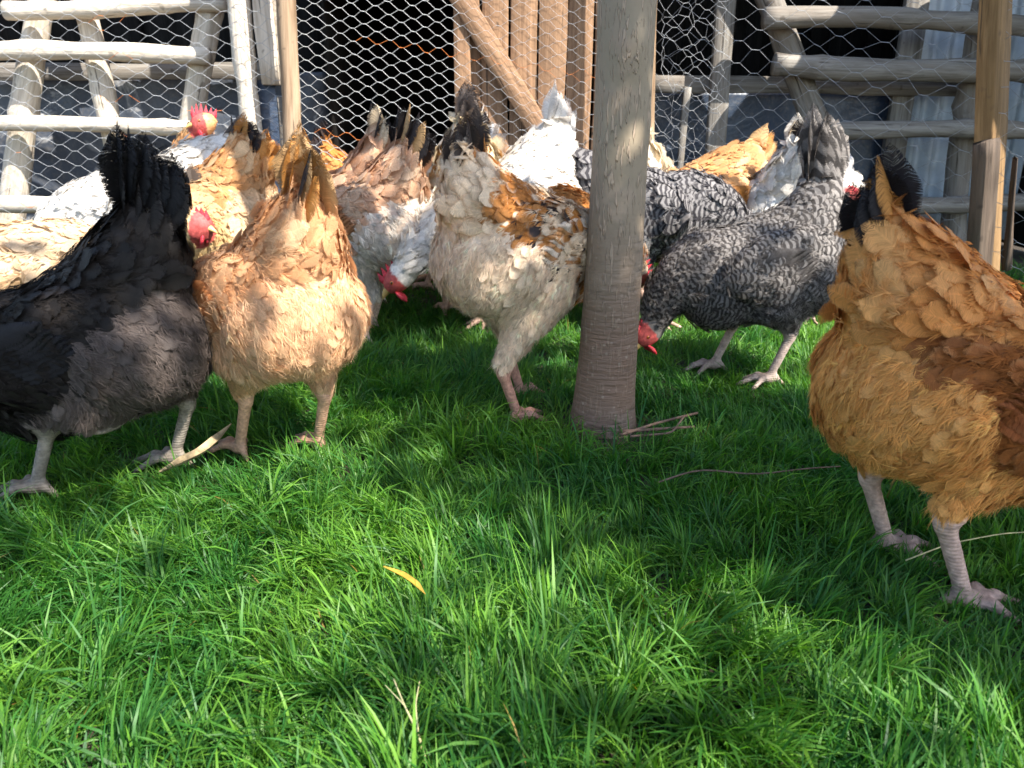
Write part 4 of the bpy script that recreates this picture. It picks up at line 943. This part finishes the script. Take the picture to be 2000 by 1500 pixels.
#@HENS
# front row
hen('black hen at the far left with fluffy grey brown rear, head out of frame', -.585, 1.02, 172, BLACK, .95, 20, head=(.33, 0, .10), feet=((-.07, -.062, 0), (.075, .062, .1)), tail=dict(n=18, len=.145, spread=40, width=.36), tail_el=58, near=2,
    skin=A(.25, .215, .175), seed=11, singles=170, low=.058, wide=1.08)
hen('buff hen turned away between the black hen and the tan hen, both feet in view', -.36, 1.115, 136, BUFF, .92, 15, head=(.31, 0, .13), feet=((-.03, -.05, 0), (.045, .055, 0)), tail=dict(n=10, len=.128, spread=18, width=.44, flat=.2, col=tc_list([OR_, TN, TN, OR_, BK, TN, OR_, TN])), tail_el=62, near=2,
    skin=A(.56, .32, .20), seed=12, singles=170, low=.020, wide=1.02)
hen('large golden hen cut by the right edge, brown wing and black tipped tail', .515, .79, 4, GOLD, .99, 15, head=(.36, 0, .2), feet=((-.062, .03, 0), (-.038, -.085, 0)), tail=dict(n=9, len=.112, spread=12, width=.38, flat=0, col=tc_list([BK, BK, BK, BK, OR_, BK, BK, OR_])), tail_el=55, bulk=.95, near=2,
    skin=A(.52, .35, .28), seed=13, singles=190, low=.05, wide=1.1)
hen('white and rust mottled hen striding left of the tree trunk', .025, 1.31, 47, MOTTLED, .94, 7, head=(.345, -.005, .225), beak=(.15, 0, -1), comb=1.2, feet=((-.07, -.045, 0), (.035, .045, .15)), tail=dict(n=5, len=.115, spread=30, width=.34, el=84), tail_el=62, near=2,
    skin=A(.52, .27, .20), seed=14, singles=150, wide=1.0, low=-.034)
hen('grey barred hen with head down right of the tree trunk', .475, 1.49, 184, BARRED, .90, 13, head=(.222, -.0, .115), beak=(.75, .25, -.62), feet=((.06, -.05, 0), (-.03, .055, 0)), tail=dict(n=14, len=.185, spread=20, width=.27, el=82, col=tc_const(A(.22, .195, .175), .12, A(.06, .052, .047), 0, 3.8)), tail_el=74, bulk=1.05, wide=1.05, near=2,
    skin=A(.46, .35, .29), seed=15, singles=150, low=.028)
hen('tan hen with black tail and white belly behind the buff hen', -.345, 1.80, 150, TAN, .95, 14, head=(.31, 0, .12), feet=((.03, -.05, 0), (-.03, .055, 0)), tail=dict(n=9, len=.14, spread=40, width=.32, col=tc_list([BK, BK, TN, BK, BK, BK, TN])), tail_el=58, near=1,
    skin=A(.6, .42, .34), seed=16, singles=90, wide=1.08)
# second row
hen('pinkish tan hen with striped black tail behind the white bellied tan hen', -.44, 2.12, 140, TAN, .97, 12, tail=dict(n=7, len=.14, spread=30, width=.3, col=tc_list([CR, BK, CR, BK, BK])), tail_el=66, near=0, seed=17)
hen('white hen with red face pecking beside the mottled hen', .00, 1.87, 221, WHITE, 1.04, 18, head=(.30, -.01, .165), beak=(.63, -.42, -.65), tail=dict(n=8, len=.125, spread=30, width=.3, col=tc_list([WH, WH, A(.35, .31, .29)])), tail_el=56, near=1, seed=18)
hen('speckled cream hen with dark tail tuft in front of the brown door', -.12, 2.04, 97, SPECK, 1.06, 12, tail=dict(n=7, len=.13, spread=44, width=.40, flat=.5), tail_el=68, near=1, seed=19)
hen('white hen half hidden behind the speckled cream hen', -.25, 2.36, 160, WHITE, 1.0, 14, tail=dict(n=6, len=.12, spread=30, width=.3), tail_el=40, near=0, seed=20)
hen('black and white barred hen behind the tree trunk', .33, 1.93, -8, BARRED2, 1.0, 4, head=(.28, 0, .15), tail=dict(n=8, len=.09, spread=40, width=.4, col=tc_const(A(.26, .245, .24), .12, A(.04, .036, .036), 0, 2.6)), tail_el=30, near=1, seed=21)
hen('cream hen with orange and black tail just right of the trunk', .36, 2.30, 80, CREAM, 1.0, 12, tail=dict(n=7, len=.12, spread=44, width=.34, col=tc_list([OR_, BK, OR_, BK, OR_])), tail_el=64, near=0, seed=22)
hen('golden buff hen with low tail against the wire right of the trunk', .47, 2.02, 212, ORANGE, 1.0, 10, tail=dict(n=9, len=.13, spread=26, width=.3, col=tc_list([TN, A(.10, .06, .03), OR_, TN])), tail_el=26, near=1, seed=23)
hen('white hen with black centred tail beside the barred grey tail', .66, 2.06, 100, WHITE, .94, 12, tail=dict(n=8, len=.12, spread=46, width=.36, col=tc_list([WH, WH, BK, BK, BK, BK, CR])), tail_el=64, near=1, seed=24)
hen('white hen with red comb between the barred hen and the golden hen', .815, 1.95, 250, WHITE, .95, 0, head=(.12, 0, .33), low=.05, beak=(1, .6, -.1), tail=dict(n=6, len=.10), near=0, seed=25)
hen('greyish white hen behind the black tail at left', -.90, 2.0, 200, GREYWHITE, 1.02, 12, head=(.32, 0, .14), tail=dict(n=6, len=.13, spread=20, width=.28), tail_el=30, near=1, seed=26)
hen('golden hen with raised red comb at the foot of the left ladder', -.86, 2.34, 150, ORANGE, 1.0, 2, head=(.02, .0, .485), beak=(.58, .80, -.1), comb=1.0, tail=dict(n=6, len=.11, spread=40, width=.34, col=tc_list([OR_, A(.1, .09, .09), OR_])), tail_el=40, near=1, seed=27)
hen('golden hen with ruffled black tipped tail left of the brown pole', -.77, 1.94, 172, ORANGE, .97, 14, head=(.33, 0, .14), tail=dict(n=9, len=.11, spread=50, width=.38, col=tc_list([OR_, OR_, BK, CR, BK, BK])), tail_el=58, near=1, seed=28)
hen('yellow hen with pale red face peeping between black and buff hens', -.70, 1.74, -70, YELLOW, .85, 4, head=(.21, -.0, .35), beak=(.51, .82, -.15), tail=dict(n=6, len=.10), near=1, seed=29, low=.03)
hen('cream hen cut by the left edge behind the black hen', -1.07, 1.55, 20, TANCREAM, .92, 6, head=(.27, .03, .24), tail=dict(n=6, len=.08), tail_el=10, near=1, seed=30, low=.05)
hen('dim brown hen in the dark opening behind the wire', -.60, 3.0, 60, GOLD, .9, 10, near=0, seed=31, fluff=300)

grass()
# ------------------------------------------------------------------ litter on the lawn
def ribbon(name, pts, wid, m, label, cat, curl=.3, seg=7, group=None, thick=.0006):
    pts = np.array(pts, float); t = np.linspace(0, 1, len(pts)); tt = np.linspace(0, 1, 20)
    P = np.stack([np.interp(tt, t, pts[:, k]) for k in range(3)], -1)
    for _ in range(2): P[1:-1] = (P[:-2] + P[1:-1] * 2 + P[2:]) / 4
    T = nrm(np.gradient(P, axis=0)); S = nrm(np.cross(T, A(0, 0, 1))); U = np.cross(S, T); w_ = wid * np.interp(tt, [0, .3, .75, 1], [.25, 1, .9, .08])
    v = np.linspace(-1, 1, seg); Vv = P[:, None] + S[:, None] * (v[None, :, None] * w_[:, None, None] / 2) + U[:, None] * ((v ** 2)[None, :, None] * w_[:, None, None] * curl)
    base = P.mean(0); Vv = Vv.reshape(-1, 3) - base; N = len(Vv); B = Vv - A(0, 0, thick)
    i = (np.arange(19)[:, None] * seg + np.arange(seg - 1)[None]).ravel(); q = np.stack([i, i + 1, i + 1 + seg, i + seg], -1)
    o = mesh_np(name, np.vstack([Vv, B]), [q, q[:, ::-1] + N], m); o.location = base; return tag(o, label, cat, group)
def stalk(name, chains, m, label, cat, group=None):
    Vs, Qs, Ts, off = [], [], [], 0; base = np.array(chains[0][0][0], float)
    for pts, r0, r1 in chains:
        pts = np.array(pts, float); t = np.linspace(0, 1, len(pts)); tt = np.linspace(0, 1, 16); P = np.stack([np.interp(tt, t, pts[:, k]) for k in range(3)], -1)
        for _ in range(2): P[1:-1] = (P[:-2] + P[1:-1] * 2 + P[2:]) / 4
        V, Q, T = tube_arrays(P - base, np.linspace(r0, r1, 16), 7); Vs.append(V); Qs.append(Q + off); Ts.append(T + off); off += len(V)
    o = mesh_np(name, np.vstack(Vs), [np.vstack(Qs), np.vstack(Ts)], m); o.location = base; return tag(o, label, cat, group)
ribbon('dry_leaf', [(-.495, .985, .030), (-.475, 1.00, .034), (-.45, 1.025, .040), (-.435, 1.05, .050), (-.42, 1.075, .068)], .020, M_DRYLEAF, 'long curled dry tan leaf lying between black and buff hens', 'leaf', .35)
ribbon('yellow_blade', [(-.137, .715, .05), (-.115, .70, .05), (-.10, .685, .05), (-.088, .672, .045)], .007, M_YELLOW, 'yellowed grass blade lying in the middle of the lawn', 'grass blade', .2)
stalk('twig', [([(.175, 1.135, .03), (.23, 1.13, .036), (.29, 1.14, .036)], .003, .002), ([(.17, 1.12, .03), (.23, 1.145, .04), (.30, 1.165, .05)], .0025, .002), ([(.185, 1.115, .03), (.25, 1.118, .034), (.275, 1.15, .05)], .002, .0015)], M_TWIG, 'bundle of dry brown twigs at the foot of the trunk', 'twig', 'twigs on the lawn')
stalk('twig', [([(.20, .955, .030), (.26, .975, .042), (.33, .96, .038), (.40, .965, .046), (.46, .985, .04)], .0014, .0009)], M_TWIG, 'single thin dark twig lying in shaded grass', 'twig', 'twigs on the lawn')
stalk('dry_stalk', [([(-.068, .480, .02), (-.075, .492, .038), (-.088, .51, .05), (-.10, .535, .055)], .0013, .0006), ([(-.075, .492, .038), (-.078, .505, .055), (-.076, .52, .065)], .0008, .0004), ([(-.088, .51, .05), (-.105, .522, .06)], .0007, .0003)], M_STRAW, 'forked dry straw seed stalk near the lower edge', 'stalk')
stalk('grass_stem', [([(.43, .735, .045), (.48, .745, .06), (.54, .75, .07), (.60, .755, .07)], .0008, .0006)], M_STRAW, 'long pale grass stem lying in front of the golden hen', 'stalk')
print('objects', len(bpy.data.objects))
